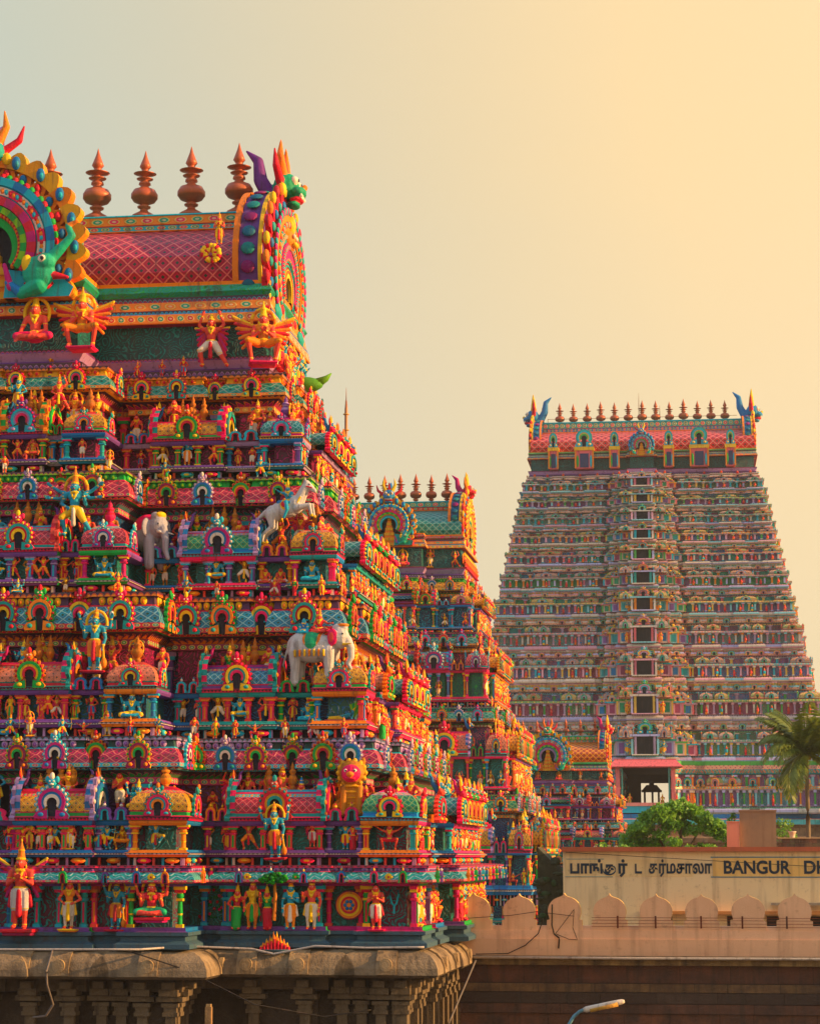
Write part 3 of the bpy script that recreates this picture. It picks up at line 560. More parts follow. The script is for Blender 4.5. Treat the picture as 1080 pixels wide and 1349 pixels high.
# ------------------------------------------------------------ carved ornaments
def arc(r, zc, a0, a1, n, lobes=0, amp=.1, sx=1.):
    out = []
    for i in range(n+1):
        f = i/n; a = a0+(a1-a0)*f; rr = r*(1+amp*(abs(math.sin(PI*lobes*f))-.5)) if lobes else r
        out.append((sx*rr*math.cos(a), zc+rr*math.sin(a)))
    return out
def knob(mb, c, r, c1, c2):
    """little crest mask: head, ears, crown"""
    mb.ell(c, (r, r*.7, r), c1, 7, 5); mb.ell((c[0], c[1]-r*.2, c[2]+r*1.2), (r*.55, r*.5, r*.9), c2, 6, 4)
    for q in (-1, 1): mb.ell((c[0]+q*r*1.05, c[1], c[2]+r*.55), (r*.5, r*.4, r*.75), c1, 6, 4); mb.ell((c[0]+q*r*.4, c[1]-r*.62, c[2]+r*.2), (r*.24, r*.15, r*.2), c_WH, 5, 4)
    mb.ell((c[0], c[1]-r*.6, c[2]-r*.4), (r*.5, r*.3, r*.25), c2, 6, 4)
def kudu(w_, h, cs, lobes=11, n=33, top=True, dep=.16, back=.0, hole=c_DK):
    """horseshoe arch ornament, centred on x=0, foot at z=0, standing proud of y=back"""
    mb = MB(); Rr = w_*.46; zc = h*.40; a0, a1 = R(-38), R(218); b0 = back
    o1 = arc(Rr*1.06, zc, a0, a1, n, lobes, .20); i1 = arc(Rr*.80, zc, a0, a1, n)
    o2 = arc(Rr*.86, zc, a0, a1, n); i2 = arc(Rr*.66, zc, a0, a1, n); o3 = i2; i3 = arc(Rr*.50, zc, a0, a1, n); o4 = i3; i4 = arc(Rr*.34, zc-.02*h, R(-30), R(210), n)
    mb.ring(o1, i1, b0-dep*.55, b0, cs[0]); mb.ring(o2, i2, b0-dep*.95, b0, cs[1]); mb.ring(o3, i3, b0-dep*.75, b0, cs[2]); mb.ring(o4, i4, b0-dep*.9, b0, cs[3])
    hp = i4+[(-Rr*.22, 0), (Rr*.22, 0)]; mb.add([(x, b0-dep*.25, z) for x, z in hp], [tuple(range(len(hp)))], hole)
    for q in (-1, 1):
        x0, x1 = (Rr*.24, Rr*1.08); pts = [(x0, 0), (x1, 0), (x1*1.05, h*.07), (x1*.86, h*.17), (x0*1.15, h*.22)]
        if q < 0: pts = [(-x, z) for x, z in pts][::-1]
        mb.prism(pts, b0-dep*.8, b0, cs[1], side=cs[0]); xc = q*(x0+x1)*.52; mb.ell((xc, b0-dep*.85, h*.10), (Rr*.2, dep*.3, h*.055), cs[2], 7, 4)
    if lobes:
        for k in range(lobes):
            a = a0+(a1-a0)*(k+.5)/lobes; mb.ell((Rr*.97*math.cos(a), b0-dep*.6, zc+Rr*.97*math.sin(a)), (Rr*.10 if w_ < 2.4 else Rr*.05, dep*.25, Rr*.10 if w_ < 2.4 else Rr*.07), cs[3] if w_ < 2.4 else (cs[2], c_BL)[k % 2], 5, 4)
    if w_ > 2.4:
        for rr, y_, sz, cc in ((.90, .95, .045, (cs[3], cs[2])), (.73, .98, .035, (cs[2], cs[1], cs[0])), (.58, .80, .03, (cs[1], c_TL)), (.44, .92, .028, (cs[0], cs[2]))):
            m_ = int(9/rr/sz*.24*rr)
            for k in range(m_):
                a = a0+(a1-a0)*(k+.5)/m_; mb.ell((Rr*rr*math.cos(a), b0-dep*y_, zc+Rr*rr*math.sin(a)), (Rr*sz, dep*.16, Rr*sz*1.3), cc[k % len(cc)], 6, 4)
    if top: knob(mb, (0, b0-dep*.6, zc+Rr*1.22), Rr*.30, cs[0], cs[3])
    return mb.freeze()
def small_kudu(w_, h, cs):
    mb = MB(); n = 14; Rr = w_*.42; zc = h*.42
    A = [(w_*.5, 0), (w_*.46, h*.12)]+arc(Rr, zc, R(-25), R(205), n)+[(-w_*.46, h*.12), (-w_*.5, 0)]; Bq = [(w_*.3, 0), (w_*.3, h*.12)]+arc(Rr*.62, zc, R(-25), R(205), n)+[(-w_*.3, h*.12), (-w_*.3, 0)]
    Cq = [(w_*.16, 0), (w_*.16, h*.1)]+arc(Rr*.36, zc, R(-25), R(205), n)+[(-w_*.16, h*.1), (-w_*.16, 0)]
    mb.ring(A, Bq, -.12, 0, cs[0]); mb.ring(Bq, Cq, -.09, 0, cs[1]); mb.add([(x, -.04, z) for x, z in Cq], [tuple(range(len(Cq)))], c_DK)
    mb.ell((0, -.06, zc+Rr*1.25), (w_*.12, .07, w_*.12), cs[2], 7, 5); mb.ell((0, -.06, zc+Rr*1.6), (w_*.05, .04, w_*.1), cs[0], 6, 4)
    return mb.freeze()
def pillar(h, w_, c1, c2, c3, rnd=False):
    mb = MB(); k = w_/2
    mb.box(-k*1.3, k*1.3, -k*1.3, k*1.3, 0, h*.08, c2)
    if rnd: mb.lathe([(k, h*.08, c1), (k*.85, h*.3, c2), (k*1.05, h*.34, c1), (k*.8, h*.66, c1)], 8, sm=1)
    else: mb.box(-k*.9, k*.9, -k*.9, k*.9, h*.08, h*.64, c1); mb.box(-k*.35, k*.35, -k*1.05, -k*.9, h*.12, h*.6, c3)
    mb.box(-k*1.25, k*1.25, -k*1.25, k*1.25, h*.64, h*.70, c2); mb.lathe([(k*1.0, h*.70, c1), (k*1.45, h*.76, c1), (k*1.1, h*.82, c2), (k*1.1, h*.84, c2)], 8, rot=PI/8)
    mb.box(-k*1.7, k*1.7, -k*1.4, k*1.4, h*.84, h*.91, c3); mb.box(-k*2.2, k*2.2, -k*1.3, k*1.3, h*.91, h, c2)
    return mb.freeze()
def finial(h=1., col=c_CO, hi=16):
    P = [(.17, 0), (.18, .02), (.16, .05), (.11, .08), (.06, .11), (.05, .14), (.09, .16), (.095, .18), (.05, .20), (.07, .215), (.15, .25), (.18, .295), (.186, .30), (.186, .36), (.175, .375), (.15, .42), (.08, .45), (.05, .475), (.085, .50), (.08, .53), (.045, .555),
         (.11, .575), (.118, .585), (.06, .60), (.05, .625), (.125, .65), (.16, .66), (.08, .675), (.045, .70), (.055, .73), (.08, .76), (.066, .80), (.026, .91), (.003, 1.0)]
    mb = MB(); mb.lathe([(r*h*1.02, z*h, col) for r, z in P], hi, mat=CLY); return mb.freeze()
def stupi(h, c1, c2):
    P = [(.20, 0, c1), (.24, .08, c2), (.16, .14, c1), (.28, .20, c1), (.36, .30, c1), (.36, .38, c2), (.28, .48, c1), (.17, .54, c2), (.27, .60, c1), (.27, .66, c2), (.13, .72, c1), (.15, .80, c1), (.07, .90, c1), (.0, 1.0, c1)]
    mb = MB(); mb.lathe([(r*h*.8, z*h, c) for r, z, c in P], 12); return mb.freeze()
# ------------------------------------------------------------ roofs and pavilions
KP = [(c_R, c_YL, c_TL, c_PK), (c_CY, c_MG, c_BL, c_WH), (c_OR, c_GR, c_YL, c_R), (c_PK, c_TL, c_R, c_YL), (c_PU, c_CY, c_LP, c_PK), (c_GR, c_OR, c_TL, c_R), (c_GD, c_MR, c_OR, c_GR), (c_TL, c_PK, c_CY, c_OR), (c_LP, c_BL, c_TL, c_WH), (c_SK, c_R, c_GD, c_TL)]
KT = [kudu(.78, 1.05, p) for p in KP]; KM = [T2M(t, 'horseshoe_arch') for t in KT]
KBIG = [T2M(kudu(1.35, 1.55, p, 13, 39), 'horseshoe_arch') for p in KP]; KBT = [kudu(1.35, 1.55, p, 13, 39) for p in KP]
SKT = [small_kudu(.50, .62, p) for p in ((c_PU, c_CY, c_WH), (c_BL, c_PK, c_YL), (c_PK, c_TL, c_YL), (c_GR, c_R, c_OR), (c_OR, c_MG, c_YL), (c_CY, c_R, c_WH))]; SKM = [T2M(t, 'small_arch') for t in SKT]
PIL = {}
def pil(h, w_, k, rnd=False):
    key = (round(h, 2), w_, k, rnd)
    if key not in PIL:
        c = [(c_GR, c_YL, c_R), (c_MG, c_PK, c_YL), (c_PK, c_SK, c_OR), (c_OR, c_YL, c_R), (c_TL, c_CY, c_PK), (c_PU, c_LP, c_CY), (c_BL, c_CY, c_OR), (c_SK, c_PK, c_GR)][k]
        PIL[key] = T2M(pillar(h, w_, *c, rnd), 'pillar')
    return PIL[key]
ROOFP = [dict(e=c_PK, s=c_TL, b=(.42, .02, .05), l=c_PK, t=c_CY, r=c_PK), dict(e=c_YL, s=c_MG, b=(.02, .22, .22), l=c_CY, t=c_PK, r=c_MG), dict(e=c_PK, s=c_GR, b=(.62, .22, .03), l=c_YL, t=c_PK, r=c_R), dict(e=c_CY, s=c_BL, b=(.02, .24, .13), l=c_GR, t=c_LP, r=c_PK),
         dict(e=c_TL, s=c_R, b=(.62, .26, .18), l=c_SK, t=c_PK, r=c_SK), dict(e=c_PK, s=c_PU, b=(.03, .18, .34), l=c_CY, t=c_MG, r=c_PU)]
def roof_prof(d, h, p, cell=.26):
    return [(-.10, 0, p['e'], DNT, c_R, .12), (-.16, h*.10, p['e']), (-.04, h*.14, p['s']), (-.03, h*.24, p['e']), (-.06, h*.28, p['b'], LAT, p['l'], cell), (-.06, h*.46, p['b'], LAT, p['l'], cell), (.0, h*.62, p['b'], LAT, p['l'], cell),
            (.13*d, h*.76, p['t'], BND, c_OR, .14), (.24*d, h*.86, p['r']), (.38*d, h*.93, p['t']), (.46*d, h*1.0, p['r'], DNT, c_YL, .14), (.5*d, h*1.02, p['r'])]
def barrel(w_, d, h, pal, mb=None, y0=0., z0=0., ends=True, gab=None):
    mb = mb or MB(); P = roof_prof(d, h, pal); full = [(q[0]+y0, q[1]+z0, q) for q in P]; full += [(y0+d-q[0], q[1]+z0, P[max(0, len(P)-2-i)]) for i, q in enumerate(P[::-1][1:])]
    vv = 0.
    for i in range(len(full)-1):
        (ya, za, q), (yb, zb, _) = full[i], full[i+1]; q = tuple(q)+(None,)*(6-len(q)); seg = math.hypot(yb-ya, zb-za); mat = q[3] or 0; cell = q[5] or max(seg, .05)
        u1 = w_/cell; va, vb = (vv/cell, (vv+seg)/cell) if mat == LAT else (0, 1)
        mb.add([(-w_/2, ya, za), (w_/2, ya, za), (w_/2, yb, zb), (-w_/2, yb, zb)], [(0, 1, 2, 3)], q[2], mat, 0, [(0, va), (u1, va), (u1, vb), (0, vb)], q[4])
        if mat == LAT: vv += seg
    if ends:
        g = gab or KP[rng.randrange(len(KP))]
        for q in (-1, 1):
            mb.add([(q*w_/2, y, z) for y, z, _ in full], [tuple(range(len(full)))], pal['r'])
            t = kudu(d*1.18, h*1.30, g, 9, 27, top=False, dep=.22); c, s_ = math.cos(q*PI/2), math.sin(q*PI/2); Rm = np.array([[c, -s_, 0], [s_, c, 0], [0, 0, 1]])
            mb.raw(t, Rm, (q*w_/2, y0+d/2, z0))
            # coloured inner rim of the gable, seen from the front
            o = [(x, z) for x, z in arc(d*.56, h*.52, R(-38), R(218), 18)]
            for i in range(len(o)-1): mb.add([(q*(w_/2-.16), y0+d/2+o[i][0], z0+o[i][1]), (q*(w_/2-.16), y0+d/2+o[i+1][0], z0+o[i+1][1]), (q*(w_/2+.02), y0+d/2+o[i+1][0], z0+o[i+1][1]), (q*(w_/2+.02), y0+d/2+o[i][0], z0+o[i][1])], [(0, 1, 2, 3)], g[1] if i % 2 else g[0])
    return mb
def dome(w_, h, pal, kp, mb=None):
    mb = mb or MB(); k = w_/2; sq = [(-k, -k), (k, -k), (k, k), (-k, k)]
    mb.sweep(sq, [(.06, 0, pal['e'], DNT, c_R, .12), (.12, h*.10, pal['e']), (.0, h*.14, pal['s']), (-.02, h*.24, pal['e']), (.02, h*.28, pal['b'], LAT, pal['l'], .26), (.02, h*.46, pal['b'], LAT, pal['l'], .26), (-.07, h*.64, pal['b'], LAT, pal['l'], .26), (-.24, h*.80, pal['t'], BND, c_OR, .14), (-.40*k/.95-.05, h*.90, pal['r']), (-.72*k, h*1.0, pal['t'])], close=True)
    t = kudu(w_*.48, h*.78, kp, 9, 27, dep=.14)
    for i in range(4): mb.stamp(t, ((0, -k-.03, h*.12), (k+.03, 0, h*.12), (0, k+.03, h*.12), (-k-.03, 0, h*.12))[i], i*PI/2)
    return mb
def outward_gable(w_, h, d, pal, kp):
    """barrel vault running into the wall with its big arch facing -Y"""
    mb = MB(); n = 14; o = arc(w_*.43, h*.42, R(-30), R(210), n)
    for i in range(n): mb.add([(o[i][0], 0, o[i][1]), (o[i+1][0], 0, o[i+1][1]), (o[i+1][0], d, o[i+1][1]), (o[i][0], d, o[i][1])], [(0, 1, 2, 3)], pal['b'], LAT, 0, [(0, i/2), (0, i/2+.5), (d/.26, i/2+.5), (d/.26, i/2)], pal['l'])
    mb.raw(kudu(w_, h*.95, kp, 13, 39, dep=.26)); return mb
DOMES = [T2M(dome(1.85, 1.15, ROOFP[i % 6], KP[(i*3+1) % 10]).freeze(), 'domed_roof') for i in range(6)]
BARRELS = {}
def barrel_me(w_, d, h, i):
    key = (round(w_, 1), round(d, 1), round(h, 1), i)
    if key not in BARRELS: BARRELS[key] = T2M(barrel(w_, d, h, ROOFP[i % 6]).freeze(), 'barrel_roof')
    return BARRELS[key]
OGS = [T2M(outward_gable(1.55, 1.9, 1.0, ROOFP[i % 6], KP[(i*3) % 10]).freeze(), 'gabled_vault') for i in range(6)]
FIN = {k: T2M(finial(1., c_CO, k), 'finial') for k in (8, 18)}
STU = [T2M(stupi(1., a, b_), 'finial') for a, b_ in ((c_OR, c_BR), (c_BR, (.55, .22, .08)), (c_PK, c_R), ((.5, .16, .05), c_BR), (c_PU, c_LP))]
# small stamped pieces
def tmpl(f): mb = MB(); f(mb); return mb.freeze()
T_BAL = [tmpl(lambda m, c=c: m.box(-.03, .03, -.05, .02, 0, 1, c)) for c in (c_WH, c_LP, c_SK, c_CY)]
def _petal(m, c1=c_YL, c2=c_OR): m.ell((0, -.02, .5), (.42, .28, .5), c1, 7, 5); m.ell((0, -.22, .45), (.2, .15, .28), c2, 6, 4)
T_PET = [tmpl(lambda m, a=a, b_=b_: _petal(m, a, b_)) for a, b_ in ((c_YL, c_OR), (c_LP, c_PU), (c_GR, c_LM), (c_CY, c_BL), (c_PK, c_R), (c_OR, c_R), (c_TL, c_GR))]
def _curl(m, a, b_):
    m.lathe([(.12, -.16, a), (.46, -.10, a), (.5, .0, b_), (.34, .08, b_), (.15, .10, a), (.0, .14, a)], 9)
    m.tube([(.3, 0, .5), (.55, 0, .45), (.62, 0, .2), (.45, 0, .05)], [.12, .11, .09, .05], 5, b_)
T_CURL = [tmpl(lambda m, a=a, b_=b_: m.raw(tmpl(lambda k: _curl(k, a, b_)), np.array([[1, 0, 0], [0, 0, -1], [0, 1, 0]]))) for a, b_ in ((c_OR, c_GR), (c_R, c_YL), (c_CY, c_PK), (c_LP, c_CY), (c_GR, c_YL))]
T_LEAF = [tmpl(lambda m, a=a: (m.ell((0, -.05, 0), (.5, .2, .26), a, 7, 4), m.ell((0, -.15, 0), (.28, .14, .13), c_YL, 6, 4))) for a in (c_PK, c_OR, c_CY)]

def plan(a, b, F, Sd):
    pts = [(-a, -b)]
    for uo, ui, off in F: pts += [(-uo, -b-off), (-ui, -b-off)]
    for uo, ui, off in F[::-1]: pts += [(ui, -b-off), (uo, -b-off)]
    pts.append((a, -b))
    for uo, ui, off in Sd: pts += [(a+off, -uo), (a+off, -ui)]
    for uo, ui, off in Sd[::-1]: pts += [(a+off, ui), (a+off, uo)]
    pts += [(a, b), (-a, b)]
    for uo, ui, off in Sd: pts += [(-a-off, uo), (-a-off, ui)]
    for uo, ui, off in Sd[::-1]: pts += [(-a-off, -ui), (-a-off, -uo)]
    out = []
    for p in pts:
        if not out or math.hypot(p[0]-out[-1][0], p[1]-out[-1][1]) > 1e-4: out.append(p)
    while math.hypot(out[0][0]-out[-1][0], out[0][1]-out[-1][1]) < 1e-4: out.pop()
    # drop collinear joints
    res = []
    for i, p in enumerate(out):
        q, r = out[i-1], out[(i+1) % len(out)]
        if abs((p[0]-q[0])*(r[1]-p[1])-(p[1]-q[1])*(r[0]-p[0])) > 1e-6: res.append(p)
    return res
def edgecols(n, pal): r = random.Random(n*7+len(pal)); return [pal[(i*3+r.randrange(2)) % len(pal)] for i in range(n)]

def storey(tw, k, s):
    """one storey: ledge, niche wall, pavilion roofs, set-back wall and the great cornice above"""
    S_ = s.get('s', 1.); a, b, a2, b2 = s['a'], s['b'], s['a2'], s['b2']; zl, zw, ze, zr, zc, zt = s['z']; P = s['pal']
    F, Sd = s['F'], s['S']; pl = plan(a, b, F, Sd); n = len(pl)
    st = link('storey', None, tw, (0, s.get('dy', 0), 0))
    rr = random.Random(100+k)
    LED = edgecols(n, P['ledge']); WAL = edgecols(n, P['wall'])
    mb = MB(); hl = zw-zl
    if k > 0:
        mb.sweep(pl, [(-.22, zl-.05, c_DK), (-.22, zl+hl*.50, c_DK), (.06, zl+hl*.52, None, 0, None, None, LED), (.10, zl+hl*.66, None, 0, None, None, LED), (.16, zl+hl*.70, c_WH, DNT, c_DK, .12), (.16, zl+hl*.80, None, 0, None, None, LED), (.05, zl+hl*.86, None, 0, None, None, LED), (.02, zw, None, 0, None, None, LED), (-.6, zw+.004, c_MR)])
        mb.row(pl, -.14, zl-.02, .30*S_, T_BAL, .3, sc=(1.3*S_, 1.3*S_, hl*.52))
        mb.row(pl, -.06, zl+hl*.28, .9*S_, T_LEAF, .8, sc=(.5*S_, .5*S_, .4*S_*min(1, hl/.5)))
    else:
        mb.sweep(pl, [(-.05, zl, c_SL), (.30, zl+.06, c_SL), (.30, zl+.20, c_SL), (.12, zl+.30, c_SL), (.12, zl+.42, c_SL), (.24, zl+.46, c_SL), (.24, zl+.57, None, 0, None, None, LED), (.14, zl+.60, None, 0, None, None, LED), (.14, zl+.70, None, 0, None, None, LED), (-.6, zl+.704, c_MR)])
    link('ledge', mb.mesh('ledge'), st)
    mb = MB(); w0 = zl+.70 if k == 0 else zw
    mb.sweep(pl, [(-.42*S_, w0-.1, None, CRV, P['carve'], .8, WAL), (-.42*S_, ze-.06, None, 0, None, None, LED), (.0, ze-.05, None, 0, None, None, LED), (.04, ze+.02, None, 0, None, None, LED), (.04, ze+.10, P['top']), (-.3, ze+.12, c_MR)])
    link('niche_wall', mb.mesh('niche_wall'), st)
    hp = ze-.04-w0
    # pillars at the edges of every bay
    def faces():
        for half, plane, fc in ((F, b, 'f'), (Sd, a, 's')):
            for i, (uo, ui, off) in enumerate(half):
                for q in (-1, 1):
                    yield fc, q, uo, ui, off, plane, i
    def put(name, me, fc, u, out, z, sc=1., label=None, turn=0.):
        if fc == 'f': return link(name, me, st, (u, -b-out, z), turn, sc, label)
        return link(name, me, st, (a+out, u, z), PI/2+turn, sc, label)
    for fc, q, uo, ui, off, plane, i in faces():
        w_ = uo-ui
        if fc == 's' and q > 0 and S_ < .7: continue
        kk = (k*3+i*2+(fc == 's')) % 8; inset = .12*S_
        if w_ < .5: continue
        us = [uo-inset, ui+inset] if ui > .3 else [uo-inset]
        if w_ > 2.0*S_: us += [uo-w_*.36, uo-w_*.64]
        for u in us: put('pillar', pil(hp, .17*S_, kk, rnd=(i % 3 == 1)), fc, q*u, off-.16*S_, w0)
    # recessed panels' door openings
    # roofs
    hr = zr-ze-.1
    if k > 0:
        for fc, q, uo, ui, off, plane, i in faces():
            kind = s['K' if fc == 'f' else 'KS'][i]; w_ = uo-ui; u = q*(uo+ui)/2; j = (k*2+i*3+(fc == 's')) % 6
            if fc == 's' and i == 0: continue                      # corner roofs stand on the front pass
            if kind == 'd':
                if i == 0: cx, cy = q*(a-w_/2), -(b-w_/2); rows = [(cx, cy), (cx, -cy)] if q > 0 else [(cx, cy)]
                else: rows = [(u, -b-off+w_/2)] if fc == 'f' else [(a+off-w_/2, u)]
                for x, y in rows:
                    dc = s.get('dome', {}).get(i, j); link('domed_roof', DOMES[dc], st, (x, y, ze+.1), 0, (w_/1.9, w_/1.9, hr/1.15))
                    link('finial', STU[(k+i) % 5], st, (x, y, ze+.08+hr), 0, (.62*S_, .62*S_, .85*S_))
            elif kind == 'b':
                d = min(1.5*S_, b-b2+.35) if fc == 'f' else min(1.5*S_, a-a2+.35); me = barrel_me(w_-.1, d, hr, s.get('bar', {}).get(i, j))
                if fc == 'f' or ui > .01 or q > 0:
                    if ui < .01: me = barrel_me(2*w_-.1, d, hr, j); u = 0
                    put('barrel_roof', me, fc, u, off-.02, ze+.1); put('horseshoe_arch', KBIG[(k+i*3+2) % 10], fc, u, off+.06, ze+.16, (hr/1.25,)*3)
                    if S_ > .7 or fc == 'f':
                        for q2 in (-1, 1):
                            o = put('crest_mask', SP['crest'+'ABCD'[(k+i+q2) % 4]], fc, u+q2*(w_/2+(.0 if ui > .01 else w_/2)), off-d/2, ze+.1+hr*1.12, .62*S_*hr/1.1, turn=q2*PI/2)
                    nf = 3
                    for m in range(nf): put('finial', STU[1 if k % 2 else 3], fc, u+(m-1)*.38*S_, off-d/2-.1*S_, ze+.1+hr, (.5*S_, .5*S_, .9*S_))
            elif kind == 'g':                                        # outward gables side by side
                m = max(1, round(w_/(1.5*S_)))
                for e in range(m):
                    uu = q*(ui+w_*(e+.5)/m); put('gabled_vault', OGS[(k+e+i) % 6], fc, uu, off+.12, ze+.1, (w_/m/1.55, 1., hr*1.15/1.9)); put('crest_mask', SP['crest'+'ABCD'[(k+e) % 4]], fc, uu, off+.2, ze+hr*1.1, .6*S_)
            elif kind == 'k' and w_ > .6*S_:                         # recess: twin little arches
                for e in (-1, 1): put('small_arch', SKM[(k+i) % 6], fc, u+e*w_*.21, off+.05, ze+.12, (w_/1.25, 1., hr/1.15))
    # set-back wall, beam and cornice
    F2, S2 = s['F2'], s['S2']; p2 = plan(a2, b2, F2, S2); n2 = len(p2); hc = zt-zc; o = .45*S_
    mb = MB()
    if k > 0:
        mb.sweep(p2, [(-.18*S_, ze-.1, None, CRV, P['carve2'], .8, edgecols(n2, P['wall2'])), (-.18*S_, zc-.42*S_, P['beam'], 0), (-.02, zc-.40*S_, P['beam'], BND, P['top'], .3*S_), (-.02, zc-.2*S_, P['top'])])
        link('upper_wall', mb.mesh('upper_wall'), st)
        for fc, H2, pp in (('f', F2, b2), ('s', S2, a2)):
            for i, (uo, ui, off) in enumerate(H2):
                if s['K' if fc == 'f' else 'KS'][min(i, len(s['K' if fc == 'f' else 'KS'])-1)] != 'k': continue
                for q in (-1, 1):
                    h2 = zc-.42*S_-(ze-.1)
                    if fc == 'f': link('pillar', pil(h2, .22*S_, (k+i) % 8), st, (q*(uo+ui)/2, -b2-off+.02, ze-.1))
                    else: link('pillar', pil(h2, .22*S_, (k+i) % 8), st, (a2+off-.02, q*(uo+ui)/2, ze-.1), PI/2)
    mb = MB(); zb = zc-.2*S_ if k > 0 else zc
    mb.sweep(p2, [(-.05, zb, P['sc'], DNT, P['beam'], .22*S_), (o*.5, zc+.02, P['top'], 0), (o*.8, zc+.02, P['edge'], DNT, c_YL, .14*S_), (o*1.08, zc+hc*.10, P['edge'], BND, P['beam'], .2*S_), (o*1.06, zc+hc*.22, P['lat'], LAT, P['latl'], s.get('cell', .30)*S_), (o*.92, zc+hc*.45, P['lat'], LAT, P['latl'], s.get('cell', .30)*S_), (o*.58, zc+hc*.64, P['edge'], 0),
                  (o*.52, zc+hc*.68, P['fr0'], 0), (o*.45, zc+hc*.86, P['fr0'], 0), (o*.75, zc+hc*.88, P['fr1'], DNT, P['edge'], .16*S_), (o*.75, zt, P['fr1']), (-1.2 if k < 90 else 0, zt+.01, P['fr1'])])
    mb.row(p2, o*.52, zc+hc*.66, .26*S_, T_PET[P['pet']], .3, sc=(.28*S_, .28*S_, hc*.24))
    mb.row(p2, o*1.02, zc+hc*.37, 1.25*S_, [T_CURL[(k+1) % 5], T_CURL[k % 5]], 1.2, sc=(.24*S_,)*3)
    link('cornice', mb.mesh('cornice'), st)
    sp_ = 1.18*S_
    for i in range(n2):                                              # horseshoe arches on the cornice
        (x0, y0), (x1, y1) = p2[i], p2[(i+1) % n2]; l = math.hypot(x1-x0, y1-y0)
        if l < .5*S_: continue
        dx, dy = (x1-x0)/l, (y1-y0)/l; nx, ny = dy, -dx
        if ny > .5 or nx < -.5 or (x0+x1)/2 < s.get('xmin', -99): continue
        m = max(1, round(l/sp_)); rz = math.atan2(ny, nx)+PI/2
        for j in range(m):
            f = (j+.5)/m*l; kp = P['kud'][(i+j) % len(P['kud'])]
            sc_k = hc/1.12 if k else hc/.75
            link('horseshoe_arch' if k else 'small_arch', (KM if k else SKM)[kp % (10 if k else 6)], st, (x0+dx*f+nx*o*1.02, y0+dy*f+ny*o*1.02, zc+hc*.06), rz, (sc_k*(1.02 if k else .75), sc_k, sc_k*(1.12 if k else 1)))
    return st
# ------------------------------------------------------------ near tower
XC, YC = -25.14, 82.1
UM = [(-.61, .969), (-.51, .963), (-.39, .956), (-.28, .949), (-.17, .941), (-.01, .930)]
def um(k, u): return max(0., UM[k][0]+UM[k][1]*u)
ZO = [0, 7.9, 10.46, 14.54, 17.06, 18.05, 19.44, 21.92, 23.88, 26.22, 28.05, 29.98, 31.8, 34.6, 38.4]; ZN = [0, 7.86, 10.46, 14.54, 17.01, 17.98, 19.33, 21.72, 23.59, 25.80, 27.5, 29.3, 30.99, 33.62, 37.1]
def zm(z): return float(np.interp(z, ZO, ZN))
def pal(ledge, wall, carve, wall2, carve2, beam, top, sc, edge, lat, latl, fr0, fr1, pet, kud):
    return dict(ledge=ledge, wall=wall, carve=carve, wall2=wall2, carve2=carve2, beam=beam, top=top, sc=sc, edge=edge, lat=lat, latl=latl, fr0=fr0, fr1=fr1, pet=pet, kud=kud)
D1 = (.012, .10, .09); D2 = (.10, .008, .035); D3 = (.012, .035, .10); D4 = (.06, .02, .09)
NP = [pal([c_PU, c_MG, c_PK, c_GR, c_BL, c_PU], [D1, D2, D4], c_TL, [D2], c_MG, c_MG, c_OR, c_GR, c_PK, c_TL, c_CY, c_PU, c_PK, 1, [1, 4, 2, 3, 0, 5]),
      pal([c_PU, c_BL, c_OR, c_PU, c_MG], [D1, D2, D3], c_TL, [D2, D4], c_PU, c_MG, c_TL, c_GR, c_CY, (.40, .02, .08), c_PK, (.02, .06, .06), c_LP, 1, [6, 1, 2, 8]),
      pal([c_TL, c_PU, c_OR, c_BL, c_PK], [D3, D1, D4], c_BL, [D3, D2], c_MG, c_MR, c_GR, c_OR, c_R, (.02, .17, .30), c_CY, (.09, .04, .10), c_OR, 0, [3, 5, 0, 7]),
      pal([c_PK, c_PU, c_TL, c_GR, c_BL], [D1, D3, D2], c_TL, [D3, (.012, .05, .13)], c_BL, c_MG, c_GR, c_TL, c_PK, (.42, .03, .07), c_PK, c_GR, c_LM, 2, [6, 8, 2, 1]),
      pal([c_PU, c_BL, c_PU, c_LP], [D2, D4, D1], c_MG, [D2], c_MG, c_OR, c_YL, c_MG, c_OR, (.02, .25, .20), c_TL, c_GD, c_OR, 5, [0, 3, 0, 9])]
def tierF(c, w0, r0, s0, c1, c2, p=2.0, q=.35):
    """half spans of the front from the corner to the middle"""
    return lambda a: [(a, a-w0, 0), (a-w0, a-w0-r0, -q), (a-w0-r0, s0, 0), (s0, c, -q), (c, c1, p), (c1, c2, p-q), (c2, c2-2.6 if c2 > 3.9 else 1.2, p), (c2-2.6 if c2 > 3.9 else 1.2, 1.15, p-q) if c2 > 3.9 else (1.2, 1.15, p-q), (1.15, 0, p+.2)]
